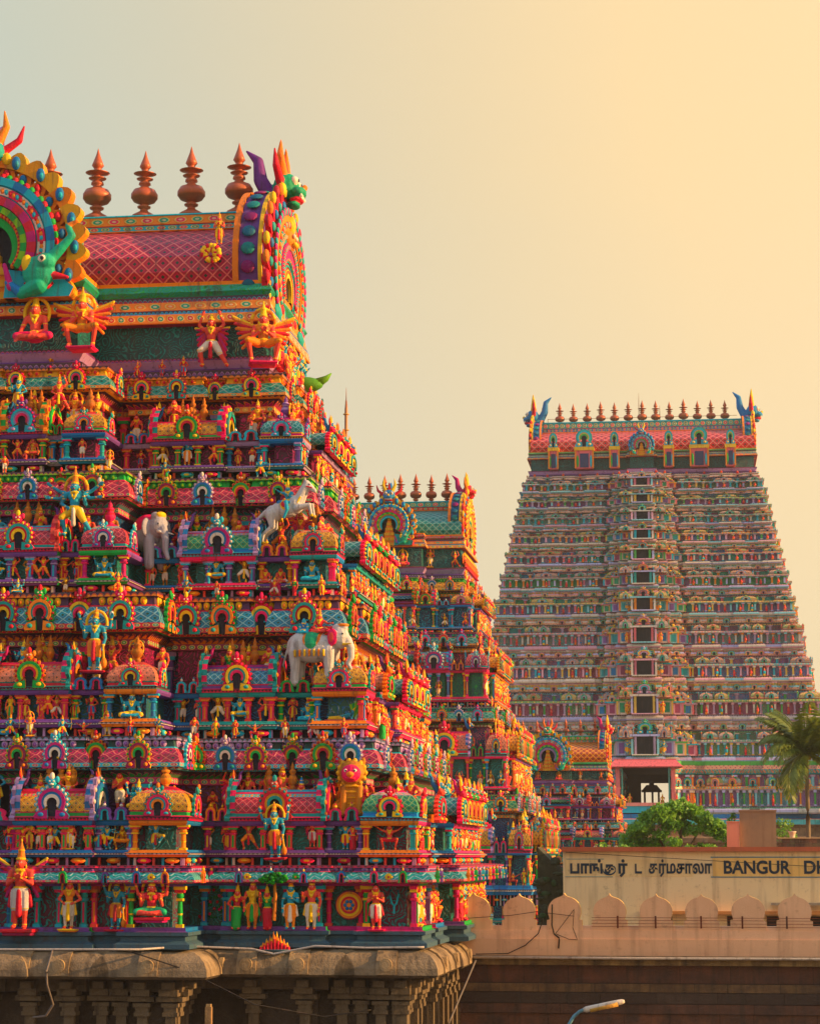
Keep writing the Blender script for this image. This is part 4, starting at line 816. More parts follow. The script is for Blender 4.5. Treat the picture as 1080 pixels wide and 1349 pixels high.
T = [  # a, b, a2, b2, z..., front spans, side spans
    dict(a=16.75, b=10.43, a2=16.78, b2=10.45, z=(7.9, 8.6, 9.88, 9.88, 9.90, 10.46), f=tierF(9.45, 1.85, 1.3, 10.4, 7.6, 6.3), S=[(8.4, .0), (7.1, -.35), (5.2, 0), (4.1, -.35), (0, .6)]),
    dict(a=16.70, b=9.8, dy=-.5, a2=14.8, b2=8.5, z=(10.48, 10.94, 11.75, 12.86, 13.44, 14.54), f=tierF(9.45, 1.85, 1.3, 10.4, 7.6, 6.3), S=[(7.9, .0), (6.7, -.35), (5.0, 0), (4.0, -.35), (0, .45)]),
    dict(a=14.72, b=8.2, dy=-.73, a2=13.35, b2=6.9, z=(14.56, 15.12, 15.98, 17.06, 18.05, 19.44), f=tierF(7.95, 1.8, 1.35, 9.0, 6.2, 4.9), S=[(6.45, .0), (5.35, -.35), (3.9, 0), (3.0, -.35), (0, .35)]),
    dict(a=13.42, b=6.7, dy=-.9, a2=12.0, b2=5.5, z=(19.48, 19.96, 20.80, 21.92, 22.80, 23.88), f=tierF(6.40, 1.6, 1.3, 7.85, 4.75, 3.9), S=[(5.2, .0), (4.2, -.3), (0, .3)]),
    dict(a=11.93, b=5.3, dy=-1.06, a2=10.6, b2=3.9, z=(23.95, 24.42, 25.22, 26.22, 27.08, 28.05), f=tierF(5.1, 1.55, 1.4, 6.3, 3.55, 2.9), S=[(3.8, .0), (2.9, -.3), (0, .25)])]
near = thing('temple_tower', 'nearest and largest carved gopuram, densely painted, with orange sunlit side', 'temple tower', (XC, YC, 0), group='gopurams of the temple')
for k, t in enumerate(T):
    t['pal'] = NP[k]; F = [(um(k, p), um(k, q) if q else 0, o) for p, q, o in t['f'](t['a'])]; t['F'] = [x for x in F if x[0]-x[1] > .04]; t['z'] = tuple(zm(z) for z in t['z']); t['a'] = a = um(k, t['a']); t['a2'] = um(k, t['a2'])
    S0 = []; prev = t['b']
    for u, off in t['S']: S0.append((prev, u, off)); prev = u
    t['S'] = S0; t['K'] = ['d', 'k', 'b', 'k', 'd', 'k', 'b'] + ['k']*3; t['KS'] = ['d', 'k', 'g', 'k', 'g'] if len(S0) > 3 else ['d', 'k', 'g']
    da, db = a-t['a2'], t['b']-t['b2']
    sh = lambda u: u-da*.8 if u > t['F'][3][0]-.01 else u-.35*(k > 0)
    F2 = []; prev = t['a2']
    for i, (uo, ui, off) in enumerate(t['F']):
        ni = max(0, ui-(da if i < 3 else da*.45)) if ui > 0 else 0
        if k == 0: ni = ui
        if prev-ni < .2 and ui > 0: continue
        F2.append((prev, ni, off)); prev = ni
    F2[-1] = (F2[-1][0], 0, F2[-1][2]); t['F2'] = F2
    t['S2'] = [(t['b2'], max(1.2, S0[0][1]-db*.8), 0), (max(1.2, S0[0][1]-db*.8), max(.9, S0[1][1]-db*.8), -.25), (max(.9, S0[1][1]-db*.8), 0, S0[-1][2])]
    t['xmin'] = .5
T[1]['dome'] = {0: 3, 4: 2}; T[2]['dome'] = {0: 2, 4: 4}; T[3]['dome'] = {0: 2, 4: 0}; T[4]['dome'] = {0: 1, 4: 2}
T[1]['bar'] = {2: 0}; T[2]['bar'] = {2: 5}; T[3]['bar'] = {2: 3}; T[4]['bar'] = {2: 2}
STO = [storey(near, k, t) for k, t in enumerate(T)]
# inner core so that nothing is hollow
mb = MB()
for k, t in enumerate(T):
    z0 = t['z'][0]-.1; dy = t.get('dy', 0); mb.box(-t['a2']+1.5, t['a2']-1.5, -t['b2']+1.3+dy, t['b2']-1.3+dy, z0, t['z'][5]-.02, c_DK)
link('core', mb.mesh('core'), near)

def great_roof(tw, s):
    """neck, eaves, barrel roof, ridge, gable ends and front dormer; s: half length a, half depth b, z levels, colours"""
    S_ = s['s']; a, b = s['a'], s['b']; z0, z1, z2, z3, z4, z5 = s['z']     # neck foot, neck top, eave top, barrel foot, barrel top, ridge top
    c, p = s['c'], s['p']; F = [(a, c, 0), (c, 0, p)]; Sd = [(b, 0, 0)]; pl = plan(a, b, F, Sd); C = s['col']
    g = link('crowning_roof', None, tw, (0, s.get('dy', 0), 0))
    mb = MB(); h = z1-z0
    mb.sweep(pl, [(.25*S_, z0, c_PU, DNT, c_LP, .2*S_), (.25*S_, z0+h*.12, c_PU), (.1*S_, z0+h*.16, c_LP), (.32*S_, z0+h*.30, c_PU, DNT, c_PK, .15*S_), (.32*S_, z0+h*.36, c_OR), (.0, z0+h*.38, (.004, .05, .06), CRV, (.03, .24, .23), 1.), (.0, z1, c_MR), (.3*S_, z1+.02, c_OR)])
    link('neck_wall', mb.mesh('neck_wall'), g)
    mb = MB(); e = z2-z1
    mb.sweep(pl, [(.0, z1, c_MR), (.38*S_, z1+.02, c_OR), (.42*S_, z1+.05, C['e1'], BND, c_R, .36*S_), (.36*S_, z1+e*.24, c_BL, DNT, c_CY, .16*S_), (.30*S_, z1+e*.34, C['e2'], BND, C['e2'], .55*S_), (.24*S_, z1+e*.54, c_MR, DNT, c_CY, .18*S_), (.2*S_, z1+e*.66, C['e3'], CRV, c_GR, .5), (.32*S_, z1+e*.76, C['e3'], CRV, c_GR, .5), (.2*S_, z1+e*.92, c_OR), (.22*S_, z2, c_YL), (-.4, z2+.02, c_MR)], close=False)
    link('eaves', mb.mesh('eaves'), g)
    mb = MB(); hb = z4-z3; pr = [(b+.05, 0), (b+.22*S_, .16), (b+.14*S_, .40), (b*.90, .64), (b*.68, .86), (b*.45, 1.0)]; L = a+.05; v = 0.; cell = s['cell']
    for sg in (-1, 1):
        v = 0.
        for i in range(5):
            (ya, fa), (yb, fb) = pr[i], pr[i+1]; seg = math.hypot(yb-ya, (fb-fa)*hb)
            mb.add([(-L, sg*ya, z3+fa*hb), (L, sg*ya, z3+fa*hb), (L, sg*yb, z3+fb*hb), (-L, sg*yb, z3+fb*hb)], [(0, 1, 2, 3) if sg < 0 else (3, 2, 1, 0)], C['b'], LAT, 0, [(0, v/cell), (2*L/cell, v/cell), (2*L/cell, (v+seg)/cell), (0, (v+seg)/cell)][::1 if sg < 0 else -1], C['l']); v += seg
    for q in (-1, 1): mb.add([(q*L, sg*y, z3+f*hb) for sg, seq in ((-1, pr), (1, pr[::-1])) for y, f in seq], [tuple(range(12))], c_MR)
    mb.box(-L, L, -b*.46, b*.46, z3-.05, z3+.02, c_MR)
    link('barrel_vault', mb.mesh('barrel_vault'), g)
    mb = MB(); rb = b*.45; rp = [(-L, -rb), (L, -rb), (L, rb), (-L, rb)]; hh = z5-z4
    mb.sweep(rp, [(-.02, z4-.03, c_OR), (.08*S_, z4+.02, c_OR), (.05*S_, z4+hh*.08, C['r1'], BND, c_PK, .42*S_), (.05*S_, z4+hh*.36, c_R), (.1*S_, z4+hh*.40, C['r2'], BND, c_PK, .62*S_), (.1*S_, z4+hh*.9, c_CY), (.14*S_, z4+hh*.93, c_CY), (.12*S_, z5, c_TL)], close=True)
    link('ridge', mb.mesh('ridge'), g)
    for i in range(s['nf']):
        x = (i-(s['nf']-1)/2)*s['fs']; link('finial', FIN[18 if S_ > .9 else 8], g, (x+s.get('fx', 0), 0, z5+s.get('fz', .0)), rng.random(), s['fh'])
    # gable ends
    gw, gh = s['gw'], s['gh']
    gm = T2M(kudu(gw, gh, C['gab'], 17, 51, top=False, dep=.40*S_, hole=(.02, .12, .12)), 'gable_arch'); gm2 = T2M(kudu(gw*.55, gh*.60, C['gab2'], 11, 33, top=True, dep=.22*S_), 'gable_arch')
    for q in (-1, 1):
        ge = link('gable_end', gm, g, (q*(L-.1*S_), 0, z1+.1), q*PI/2, (s.get('gx', 1.), 1., 1.), label='painted horseshoe gable end with flame border'); link('inner_arch', gm2, ge, (0, -.12*S_, gh*.10))
        mb = MB(); nn = 44; o1 = arc(gw*.50, gh*.42, R(-44), R(224), nn); o0 = arc(gw*.40, gh*.42, R(-40), R(220), nn)
        mb.ring(o1, o0, -.02, 1.05*S_, C['fin'], side=C['fin2']); o5 = arc(gw*.515, gh*.42, R(-44), R(224), nn); mb.ring(o5, o1, .85*S_, 1.06*S_, c_OR); mb.ring(o5, o1, .0, .14*S_, c_YL)
        for i in range(2, nn-1, 2): x, z = o5[i]; an = math.atan2(z-gh*.42, x); mb.ell((x, .5*S_, z), (.06*S_, .26*S_, .24*S_), ((.01, .20, .20), (.02, .13, .22), (.22, .04, .14))[i % 3], 8, 5, M=[[math.cos(an), 0, -math.sin(an)], [0, 1, 0], [math.sin(an), 0, math.cos(an)]])
        for i in range(1, nn, 2): x, z = o1[i]; mb.ell((x*1.05, -.18*S_, gh*.42+(z-gh*.42)*1.05), (.11*S_, .14*S_, .26*S_), (c_R, c_OR, c_YL)[i % 3], 6, 4)
        link('gable_rim', mb.mesh('gable_rim'), ge)
        link('crest_mask', SP['crest'+s.get('crest', 'C')], g, (q*(L-.05*S_), 0, z1+gh*.42+gw*.455), q*PI/2, s['ch'])
    # front dormer
    dw, dh = s['dw'], s['dh']; yf = -b-p-.30*S_; zf = z1+s.get('dz', .1)
    dm = kudu(dw, dh, C['dor'], 19, 57, top=False, dep=.7*S_, hole=c_DK); do = link('dormer_arch', T2M(dm, 'dormer_arch'), g, (0, yf, zf), label='great horseshoe arch over the central niche')
    mb = MB(); nn = 40; Rr = dw*.46; zc = dh*.40
    for j, (r0, r1, cc, dd) in enumerate(((1.22, 1.04, (c_GD, c_OR, c_GD, (.75, .30, .03)), .5), (.90, .80, (c_CY, c_BL), .78), (.78, .68, (c_WH, c_PK), .74), (.66, .55, (c_R, c_MG), .82), (.54, .46, (c_GR, c_LM), .78))):
        nn = 40 if j else 120; A = arc(Rr*r0, zc, R(-35), R(215), nn, 0 if j else 20, .10); Bq = arc(Rr*r1, zc, R(-35), R(215), nn)
        for i in range(nn): mb.ring([A[i], A[i+1]], [Bq[i], Bq[i+1]], -dd*S_, 0, cc[i//2 % 2] if j else cc[i//6 % 4])
    for i in range(13):
        t = R(-20)+R(220)*i/12; mb.ell((Rr*1.13*math.cos(t), -.55*S_, zc+Rr*1.13*math.sin(t)), (.16*S_, .1*S_, .26*S_), c_BL, 7, 5); mb.ell((Rr*1.13*math.cos(t)+.05, -.63*S_, zc+Rr*1.13*math.sin(t)-.05), (.08*S_, .06*S_, .12*S_), c_CY, 6, 4)
    link('flame_border', mb.mesh('flame_border'), do)
    for q in (-1, 1):
        mk = link('makara', SP['makara'], do, (q*dw*.33, -.85*S_, .1*S_), 0, (q*s['mk'], s['mk'], s['mk']), 'green makara with raised trunk at the foot of the arch')
    # vault of the dormer
    mb = MB(); n = 18; o = arc(dw*.44, dh*.42, R(-25), R(205), n); yb = b+p
    for i in range(n): mb.add([(o[i][0], 0, o[i][1]), (o[i+1][0], 0, o[i+1][1]), (o[i+1][0], yb, o[i+1][1]), (o[i][0], yb, o[i][1])], [(0, 1, 2, 3)], (.02, .20, .14), LAT, 0, [(0, i*.7), (0, i*.7+.7), (yb/cell, i*.7+.7), (yb/cell, i*.7)], c_GR)
    link('dormer_vault', mb.mesh('dormer_vault'), do)
    # gilded shrine in the niche
    mb = MB(); zz = 0.
    for i in range(5): k_ = 1-.17*i; mb.box(-.16*dw*k_, .16*dw*k_, -.45*S_, .1, zz, zz+dh*.055, c_GD); mb.box(-.13*dw*k_, .13*dw*k_, -.38*S_, .1, zz+dh*.055, zz+dh*.095, c_OR); zz += dh*.095
    mb.ell((0, -.2, zz+.05*dh), (.05*dw, .2, .06*dh), c_GD, 10, 7); link('niche_shrine', mb.mesh('niche_shrine'), do)
    link('crest_mask', SP['crest'+s.get('crest2', 'A')], do, (0, -.35*S_, dh*.40+dw*.46*.98), 0, s['ch2'], 'green horned guardian mask crowning the arch')
    return g
nroof = great_roof(near, dict(s=1., a=9.35, b=3.2, dy=-1.5, z=(27.53, 29.42, 30.99, 30.99, 33.45, 34.08), c=3.12, p=1.95, cell=.52, nf=9, fs=1.82, fx=.42, fz=.30, fh=2.78, gw=6.2, gx=1.12, gh=5.6, ch=2.6, dw=6.1, dh=4.6, dz=.55, ch2=2.25, mk=2.0,
    col=dict(e1=c_OR, e2=c_OR, e3=(.02, .30, .20), b=(.40, .015, .05), l=c_PK, r1=c_CY, r2=c_OR, gab=(c_R, c_OR, c_TL, c_MG), gab2=(c_OR, c_TL, c_R, c_YL), fin=c_PU, fin2=c_PU, dor=(c_OR, c_CY, c_R, c_GR))))
# ------------------------------------------------------------ statues of the near tower
KIND = dict(vishnu='standing_statue', guard='winged_statue', garuda='winged_statue', garudaup='winged_statue', lion='lion_statue', elephant_rider='elephant_statue', elephant_front='elephant_statue', horse_rider='horse_statue', couple='couple_statue', reclining='reclining_statue', atlas='straining_statue', atlas2='straining_statue', atlas3='straining_statue', shiva='dancing_statue', dancer='dancing_statue', archer='archer_statue', monkey='monkey_statue', krishna='crouching_statue', makara='makara')
def kind(key): return KIND.get(key) or ('seated_statue' if key.startswith(('sit', 'god', 'throne')) else 'standing_statue')
def base_z(t, k): return t['z'][0]+.70 if k == 0 else t['z'][1]
def A(k, key, u, h, label=None, z=None, out=None, turn=0., sx=1):
    u = um(k, u); z = zm(z) if z else z; t = T[k]; cspan = t['F'][3][1] if len(t['F']) > 4 else 0; off = 0
    for uo, ui, o in t['F']:
        if ui <= u <= uo: off = o
    o = -.16 if out is None else out
    h *= 1.1
    return link(kind(key), SP[key], STO[k], (u, -t['b']-off-o if out is None or out < 5 else -t['b']-(out-10), base_z(t, k) if z is None else z), turn, (h*sx, h, h), label)
A(0, 'guard', 4.25, 1.95, 'large winged guardian with tall crown and folded hands', z=8.35, out=.45)
A(0, 'goldking', 5.80, 1.22, 'standing king in orange robe and white skirt, hands on hips', z=8.46, out=.30)
A(0, 'vishnu', 7.25, 1.22, 'blue four-armed god with orange skirt and staff', z=8.46, out=.32)
A(0, 'goddess', 8.52, 1.50, 'seated goddess in red blouse and green skirt', z=8.75, out=.30)
for u, key, h in ((10.80, 'lady2', 1.12), (11.33, 'king', 1.22), (11.85, 'lady', 1.02), (12.60, 'bluelong', 1.24), (13.28, 'king2', 1.26)): A(0, key, u, h, None, z=8.50, out=.28)
A(0, 'ascetic', 15.42, 1.22, 'bare-chested ascetic with folded hands and white cloth', z=8.46, out=.30)
for k, L in {1: [('archer', 6.5, .86, 'blue archer drawing a bow'), ('monkey', 7.2, .78, None), ('dancer', 8.42, .86, 'blue dancer with one knee raised'), ('small3', 9.62, .66, None), ('small1', 10.22, .70, None), ('atlas', 11.05, .92, None), ('guard', 13.18, .78, None), ('couple', 14.35, .78, 'blue and red couple standing together'), ('krishna', 15.75, .86, 'crouching figure with both arms raised'), ('goldking', 5.5, .8, None), ('small4', 4.9, .7, None), ('prayking', 4.2, .8, None)],
             2: [('small1', 5.0, .70, None), ('small2', 5.6, .76, None), ('bluestand', 6.15, .82, None), ('sitblue', 7.1, 1.15, 'seated blue god with yellow skirt in the corner niche'), ('small3', 8.25, .74, None), ('small4', 8.8, .70, None), ('atlas3', 9.6, .90, None), ('throneblue', 10.35, 1.0, 'enthroned blue god below the barrel roof'), ('atlas2', 11.25, .92, None), ('small1', 12.1, .78, None), ('sitblue2', 12.65, .95, None), ('reclining', 13.85, .62, 'reclining blue god with yellow cloth'), ('atlas', 4.2, .9, None)],
             3: [('small1', 3.95, .62, None), ('small2', 4.5, .66, None), ('sitblue', 5.6, 1.05, 'seated blue god in the pink corner niche'), ('small4', 6.65, .64, None), ('small3', 7.15, .68, None), ('atlas2', 7.95, .82, None), ('throneblue', 9.1, 1.1, 'seated blue god with yellow skirt below the round arch'), ('atlas3', 10.1, .84, None), ('sitpink', 10.8, .80, None), ('sitpink', 11.35, .80, None), ('sitblue2', 12.55, 1.05, None), ('atlas', 3.0, .9, None)],
             4: [('small2', 5.75, .58, None), ('atlas3', 6.7, .78, None), ('bluelong', 7.6, .80, 'blue standing god in yellow cloth'), ('atlas', 8.65, .78, None), ('small1', 9.45, .60, None), ('small4', 9.95, .62, None), ('throneorange', 2.4, .9, None), ('small4', 4.25, .6, None)]}.items():
    for key, u, h, lab in L: A(k, key, u, h, lab)
A(1, 'vishnu', 12.05, 1.25, 'tall blue four-armed god on a red pedestal', z=10.62, out=.30)
A(1, 'lion', 14.40, 1.10, 'seated brown lion guardian with pink face', z=12.0, out=-.5)
A(2, 'vishnu', 5.70, 1.55, 'large blue four-armed god in orange skirt between the roofs', z=16.62, out=.05)
A(2, 'elephant_rider', 12.85, .98, 'white elephant with green saddlecloth and red-robed rider', z=16.35, out=-.1, turn=-.12)
A(3, 'shiva', 4.45, 1.75, 'blue many-armed dancing god with tall orange crown', z=21.45, out=.12)
A(3, 'horse_rider', 11.55, .98, 'rearing white horse with blue rider', z=21.35, out=-.05, turn=-.1)
A(3, 'elephant_front', 6.55, .95, 'grey elephant emerging beside the recess', z=20.6, out=-.25, turn=.9)
A(4, 'throneorange', 10.12, .95, 'orange crowned figure seated above the pavilions', z=25.95, out=-.35)
A(4, 'atlas2', 3.25, 1.05, None, z=26.3, out=-.1); A(4, 'bluestand', 1.8, 1.0, None, z=26.2, out=-.1)
def on_roof(key, u, y, z, h, label, turn=0., nm=None): return link(nm or kind(key), SP[key], nroof, (um(5, u), y, zm(z)), turn, h*.95, label)
on_roof('garudaup', 8.2, -3.95, 28.30, 1.95, 'winged man holding up the eaves with both arms')
on_roof('garuda', 10.2, -3.95, 28.30, 2.2, 'winged orange figure with folded hands below the gable', .25)
on_roof('garuda', 3.75, -5.85, 28.62, 2.15, 'winged orange figure with folded hands beside the central arch')
on_roof('sitgold', 1.95, -5.85, 28.95, 2.35, 'seated pink figure with yellow crown below the central arch')
link('sea_dancer', SP['prayking'], nroof, (7.75, -3.5, 32.3), 0, 1.0, 'figure with yellow spiral tail on the lattice roof')
mb = MB()
for i in range(26): t = i*.38; mb.ell((.0-.35*(1-i/40)*math.cos(t), -.04, -.42+.34*(1-i/40)*math.sin(t)), (.11, .09, .11), c_YL if i % 3 else c_R, 7, 5)
mb2 = MB(); mb2.ell((0, 0, 0), (.75, .35, .30), (.12, .30, .06), 14, 8); mb2.lathe([(.28, .1, c_OR), (.34, .3, c_OR), (.2, .5, c_YL), (.26, .7, c_OR), (.06, 1.2, c_OR)], 10, (-.35, 0, 0)); mb2.tube([(.5, 0, .05), (.85, 0, .22), (1.05, 0, .42)], [.2, .12, .02], 8, (.16, .36, .06))
link('sculpted_boat', mb2.mesh('sculpted_boat'), nroof, (9.9, 1.6, 28.2), 0, 1, 'green boat-shaped ornament jutting from the corner below the gable')
link('spiral_tail', mb.mesh('spiral_tail'), nroof, (7.5, -3.6, 32.35))
# flanks: crowded rows on the sunlit side and at the corner
SMALL = ['small1', 'small2', 'small3', 'small4', 'atlas', 'atlas2', 'prayking', 'king', 'bluestand', 'lady', 'lady2', 'archer', 'dancer', 'garudaup', 'krishna', 'king2', 'sitblue', 'goldking', 'atlas3']
WARM = ['atlas', 'atlas2', 'prayking', 'king', 'lady', 'garudaup', 'krishna', 'goldking', 'small1', 'king2', 'garuda', 'bluestand', 'lady2', 'vishnu2']
def side_rows(st, t, k, S_=1., dens=.62, keys=WARM, upper=True):
    r = random.Random(50+k); b, a = t['b'], t['a']; v = -b+.35*S_
    while v < b-.2:
        off = 0
        for uo, ui, o in t['S']:
            if ui <= abs(v) <= uo: off = o
        key = keys[r.randrange(len(keys))]; h = (t['z'][2]-t['z'][1] if k else 1.25*S_)*r.uniform(.85, 1.05)
        link(kind(key), SP[key], st, (a+off-.10, v, base_z(t, k) if S_ == 1 else t['z'][1]), PI/2, h*(.92 if not key.startswith('sit') else 1.2))
        if upper and k and r.random() < .8:
            key = keys[r.randrange(len(keys))]; link(kind(key), SP[key], st, (a+off-.25*S_-.55*S_*r.random(), v+.3, t['z'][2]+.1), PI/2, (t['z'][3]-t['z'][2])*r.uniform(1.0, 1.35))
        if r.random() < .5 and k:
            key = keys[r.randrange(len(keys))]; link(kind(key), SP[key], st, (t['a2']+.22*S_, v*t['b2']/b, t['z'][5]), PI/2, .85*S_*r.uniform(.9, 1.2))
        v += dens*S_*r.uniform(.85, 1.2)
for k, t in enumerate(T): side_rows(STO[k], t, k)
r = random.Random(5)
for v in np.arange(-3.0, 3.1, .8): link('standing_statue', SP[WARM[r.randrange(len(WARM))]], nroof, (9.75, v, 27.9), PI/2, 1.3)
# niche fillers in front recesses: little pairs between the listed ones
for k in (1, 2, 3, 4):
    for u in np.arange(1.2 if k < 4 else 1.3, T[k]['F'][4][1] if len(T[k]['F']) > 5 else 2, .55):
        key = SMALL[r.randrange(len(SMALL))]; A(k, key, float(u), .72, None)
r = random.Random(77)
for k in (1, 2, 3, 4):                                              # figures standing behind the pavilion roofs
    t = T[k]; u = um(k, 1.4)
    while u < t['a']-.3:
        key = SMALL[r.randrange(len(SMALL))]; off = [o for uo, ui, o in t['F'] if ui <= u <= uo]; o = off[0] if off else 0
        link(kind(key), SP[key], STO[k], (u, -t['b']-o+r.uniform(.75, 1.1), t['z'][2]+.15+r.uniform(0, .35)), r.uniform(-.3, .3), r.uniform(.95, 1.3)); u += r.uniform(.55, .95)
for k in (1, 2, 3, 4):                                              # small figures along the cornice tops
    t = T[k]; u = um(k, 1.6)
    while u < t['a2']-.3:
        off = [o for uo, ui, o in t['F2'] if ui <= u <= uo]; o = off[0] if off else 0
        if r.random() < .7: key = SMALL[r.randrange(len(SMALL))]; link(kind(key), SP[key], STO[k], (u, -t['b2']-o-.20, t['z'][5]), r.uniform(-.4, .4), r.uniform(.52, .68))
        u += r.uniform(.6, 1.1)
# relief disc, tree, flame and wall signs of the lowest storey
mb = MB()
for rr_, cc, y in ((.46, c_MR, .0), (.42, c_OR, -.05), (.35, c_YL, -.08), (.27, c_R, -.11), (.20, c_OR, -.13)): mb.prism([(rr_*math.cos(t*PI/14), rr_*math.sin(t*PI/14)) for t in range(28)], y-.05, y+.05, cc)
for i in range(6): t = i*PI/3; mb.ell((.12*math.cos(t), -.19, .12*math.sin(t)), (.06, .03, .06), c_BL, 6, 4)
link('relief_disc', mb.mesh('relief_disc'), STO[0], (um(0, 14.42), -9.95, 9.22), label='round red and yellow relief with blue centre')
mb = MB(); mb.tube([(-.12, 0, .3), (-.13, 0, .1), (-.08, 0, -.12), (0, 0, -.2), (.08, 0, -.12), (.13, 0, .1), (.12, 0, .3)], .035, 6, c_CY); mb.box(-.03, .03, -.03, .03, -.45, -.2, c_CY)
link('sect_mark', mb.mesh('sect_mark'), STO[0], (um(0, 15.92), -10.2, 9.4), label='pale blue U-shaped mark')
mb = MB(); mb.tube([(0, 0, -1.25), (.04, 0, -.5), (0, 0, 0)], [.07, .06, .05], 7, c_BR)
for i in range(60): a_ = rng.random()*2*PI; e = rng.random()**.5; mb.ell((.44*e*math.cos(a_), -.05-.1*rng.random(), .05+.17*e*math.sin(a_)), (.08, .06, .06), (.04, .22, .04) if i % 2 else (.02, .12, .03), 6, 4)
link('sculpted_tree', mb.mesh('sculpted_tree'), STO[0], (um(0, 12.1), -10.92, 10.0), label='sculpted tree with green crown above the standing group')
mb = MB()
for i in range(17):
    x = (i-8)*.055; hh = .62*(1-abs(i-8)/11)*(.75+.25*(i % 2)); mb.lathe([(.055, 0, c_R), (.05, hh*.35, c_OR if i % 2 else c_R), (.03, hh*.7, c_YL if i % 3 == 0 else c_OR), (.002, hh, c_OR)], 6, (x, (.03 if i % 2 else -.03), 0))
mb.lathe([(.3, -.12, c_SL), (.48, -.02, c_SL), (.5, 0, c_SL), (.4, .01, c_DK)], 14, (0, 0, 0), sy=.6)
link('sculpted_flame', mb.mesh('sculpted_flame'), STO[0], (um(0, 12.15), -10.95, 7.86), label='red and orange stucco flame below the standing group')
mb = MB()
for i in range(70):
    x, z = rng.uniform(-.5, .5), rng.uniform(-.5, .5)
    if i < 26: mb.ell((x, -.03, z), (.055, .04, .055), (c_R, c_PK)[i % 2], 6, 4)
    else: mb.ell((x, 0, z), (.07, .03, .03), (.03, .2, .06), 5, 4)
link('flower_relief', mb.mesh('flower_relief'), STO[0], (um(0, 9.85), -9.75, 9.28), label='painted panel of red flowers on green leaves')
# ------------------------------------------------------------ second tower
def smalltower(name, label, loc, rz, TT, s, roof, doors=True):
    tw = thing('temple_tower', label, 'temple tower', loc, rz, group='gopurams of the temple'); out = []
    for i, t in enumerate(TT):
        t['s'] = s; a, b = t['a'], t['b']; t['a2'] = max(t['an'], a-1.3); t['b2'] = t['bn']; c = t['c']
        w0, r0 = 1.75*s, 1.35*s; F = [(a, a-w0, 0), (a-w0, a-w0-r0, -.25*s)]
        if a-w0-r0-c > .9*s: F += [(a-w0-r0, c+.02, 0)]
        F[-1] = (F[-1][0], c, F[-1][2]); F += [(c, 0, 1.1*s)]; t['F'] = F; t['K'] = (['d', 'k', 'b', 'b'] if len(F) == 4 else ['d', 'k', 'b'])
        sw = min(1.7*s, b*.4); sr = min(1.1*s, b*.25); t['S'] = [(b, b-sw, 0), (b-sw, b-sw-sr, -.25*s), (b-sw-sr, 0, .45*s)]; t['KS'] = ['d', 'k', 'g']
        da, db = a-t['a2'], b-t['b2']; F2 = []; prev = t['a2']
        for (uo, ui, off) in F:
            ni = max(0, ui-(da if ui > c else .3*da)) if ui > 0 else 0
            if prev-ni < .25 and ui > 0: continue
            F2.append((prev, ni, off)); prev = ni
        F2[-1] = (F2[-1][0], 0, F2[-1][2]); t['F2'] = F2; b2 = t['b2']; t['S2'] = [(b2, b2*.72, 0), (b2*.72, b2*.5, -.2*s), (b2*.5, 0, .4*s)]; t['cell'] = .36
        st = storey(tw, i+1, t); out.append(st); side_rows(st, t, i+1, s, .72)
        r = random.Random(i); zw, ze = t['z'][1], t['z'][2]; n = int(a*2/.85/s)
        for j in range(n):
            u = -a+.5*s+(2*a-s)*j/(n-1); off = [o for uo, ui, o in F if ui <= abs(u) <= uo]; off = off[0] if off else 0
            if abs(u) < .75*s: continue
            if r.random() < .62: key = SMALL[r.randrange(len(SMALL))]; link(kind(key), SP[key], st, (u, -b-off+.1, zw), 0, min(1.15*s, (ze-zw)*.8))
            if r.random() < .35: key = SMALL[r.randrange(len(SMALL))]; link(kind(key), SP[key], st, (u, -b-off+.35, t['z'][2]+.1), 0, .9*(t['z'][3]-t['z'][2]))
        if doors:
            mb = MB(); dh = ze-zw-.1; dw = .62*s; mb.box(-dw, dw, -.04, .3, 0, dh, c_DK)
            for q in (-1, 1): mb.box(q*dw-.10, q*dw+.10, -.16, .05, 0, dh, c_PK)
            mb.box(-dw-.2, dw+.2, -.2, .05, dh, dh+.14, c_TL); link('doorway', mb.mesh('doorway'), st, (0, -b-1.1*s+.16, zw))
            for q in (-1, 1): link('standing_statue', SP['vishnu' if i % 2 else 'prayking'], st, (q*(dw+.42*s), -b-1.1*s-.05, zw), 0, dh*.8)
        mb = MB(); mb.box(-t['a2']+1.2, t['a2']-1.2, -t['b2']+1.1, t['b2']-1.1, t['z'][0]-.1, t['z'][5]-.02, c_DK); link('core', mb.mesh('core'), st)
    g = great_roof(tw, roof)
    r = random.Random(3); aa, bb = roof['a'], roof['b']; z0 = roof['z'][0]; hh = (roof['z'][1]-z0)
    for i in range(6):
        u = -aa+.4+(2*aa-.8)*i/5
        if abs(u) > roof['c']: link('standing_statue', SP[SMALL[r.randrange(len(SMALL))]], g, (u, -bb-.2*s, z0+hh*.38), 0, hh*.52)
        else: link('seated_statue', SP['sitgold'], g, (u, -bb-roof['p']-.2*s, z0+hh*.38), 0, hh*.75)
    for v in np.arange(-bb, bb+.1, .6*s): link('winged_statue', SP['garuda'], g, (aa+.25, v, z0+hh*.35), PI/2, hh*.5)
    return tw, out, g
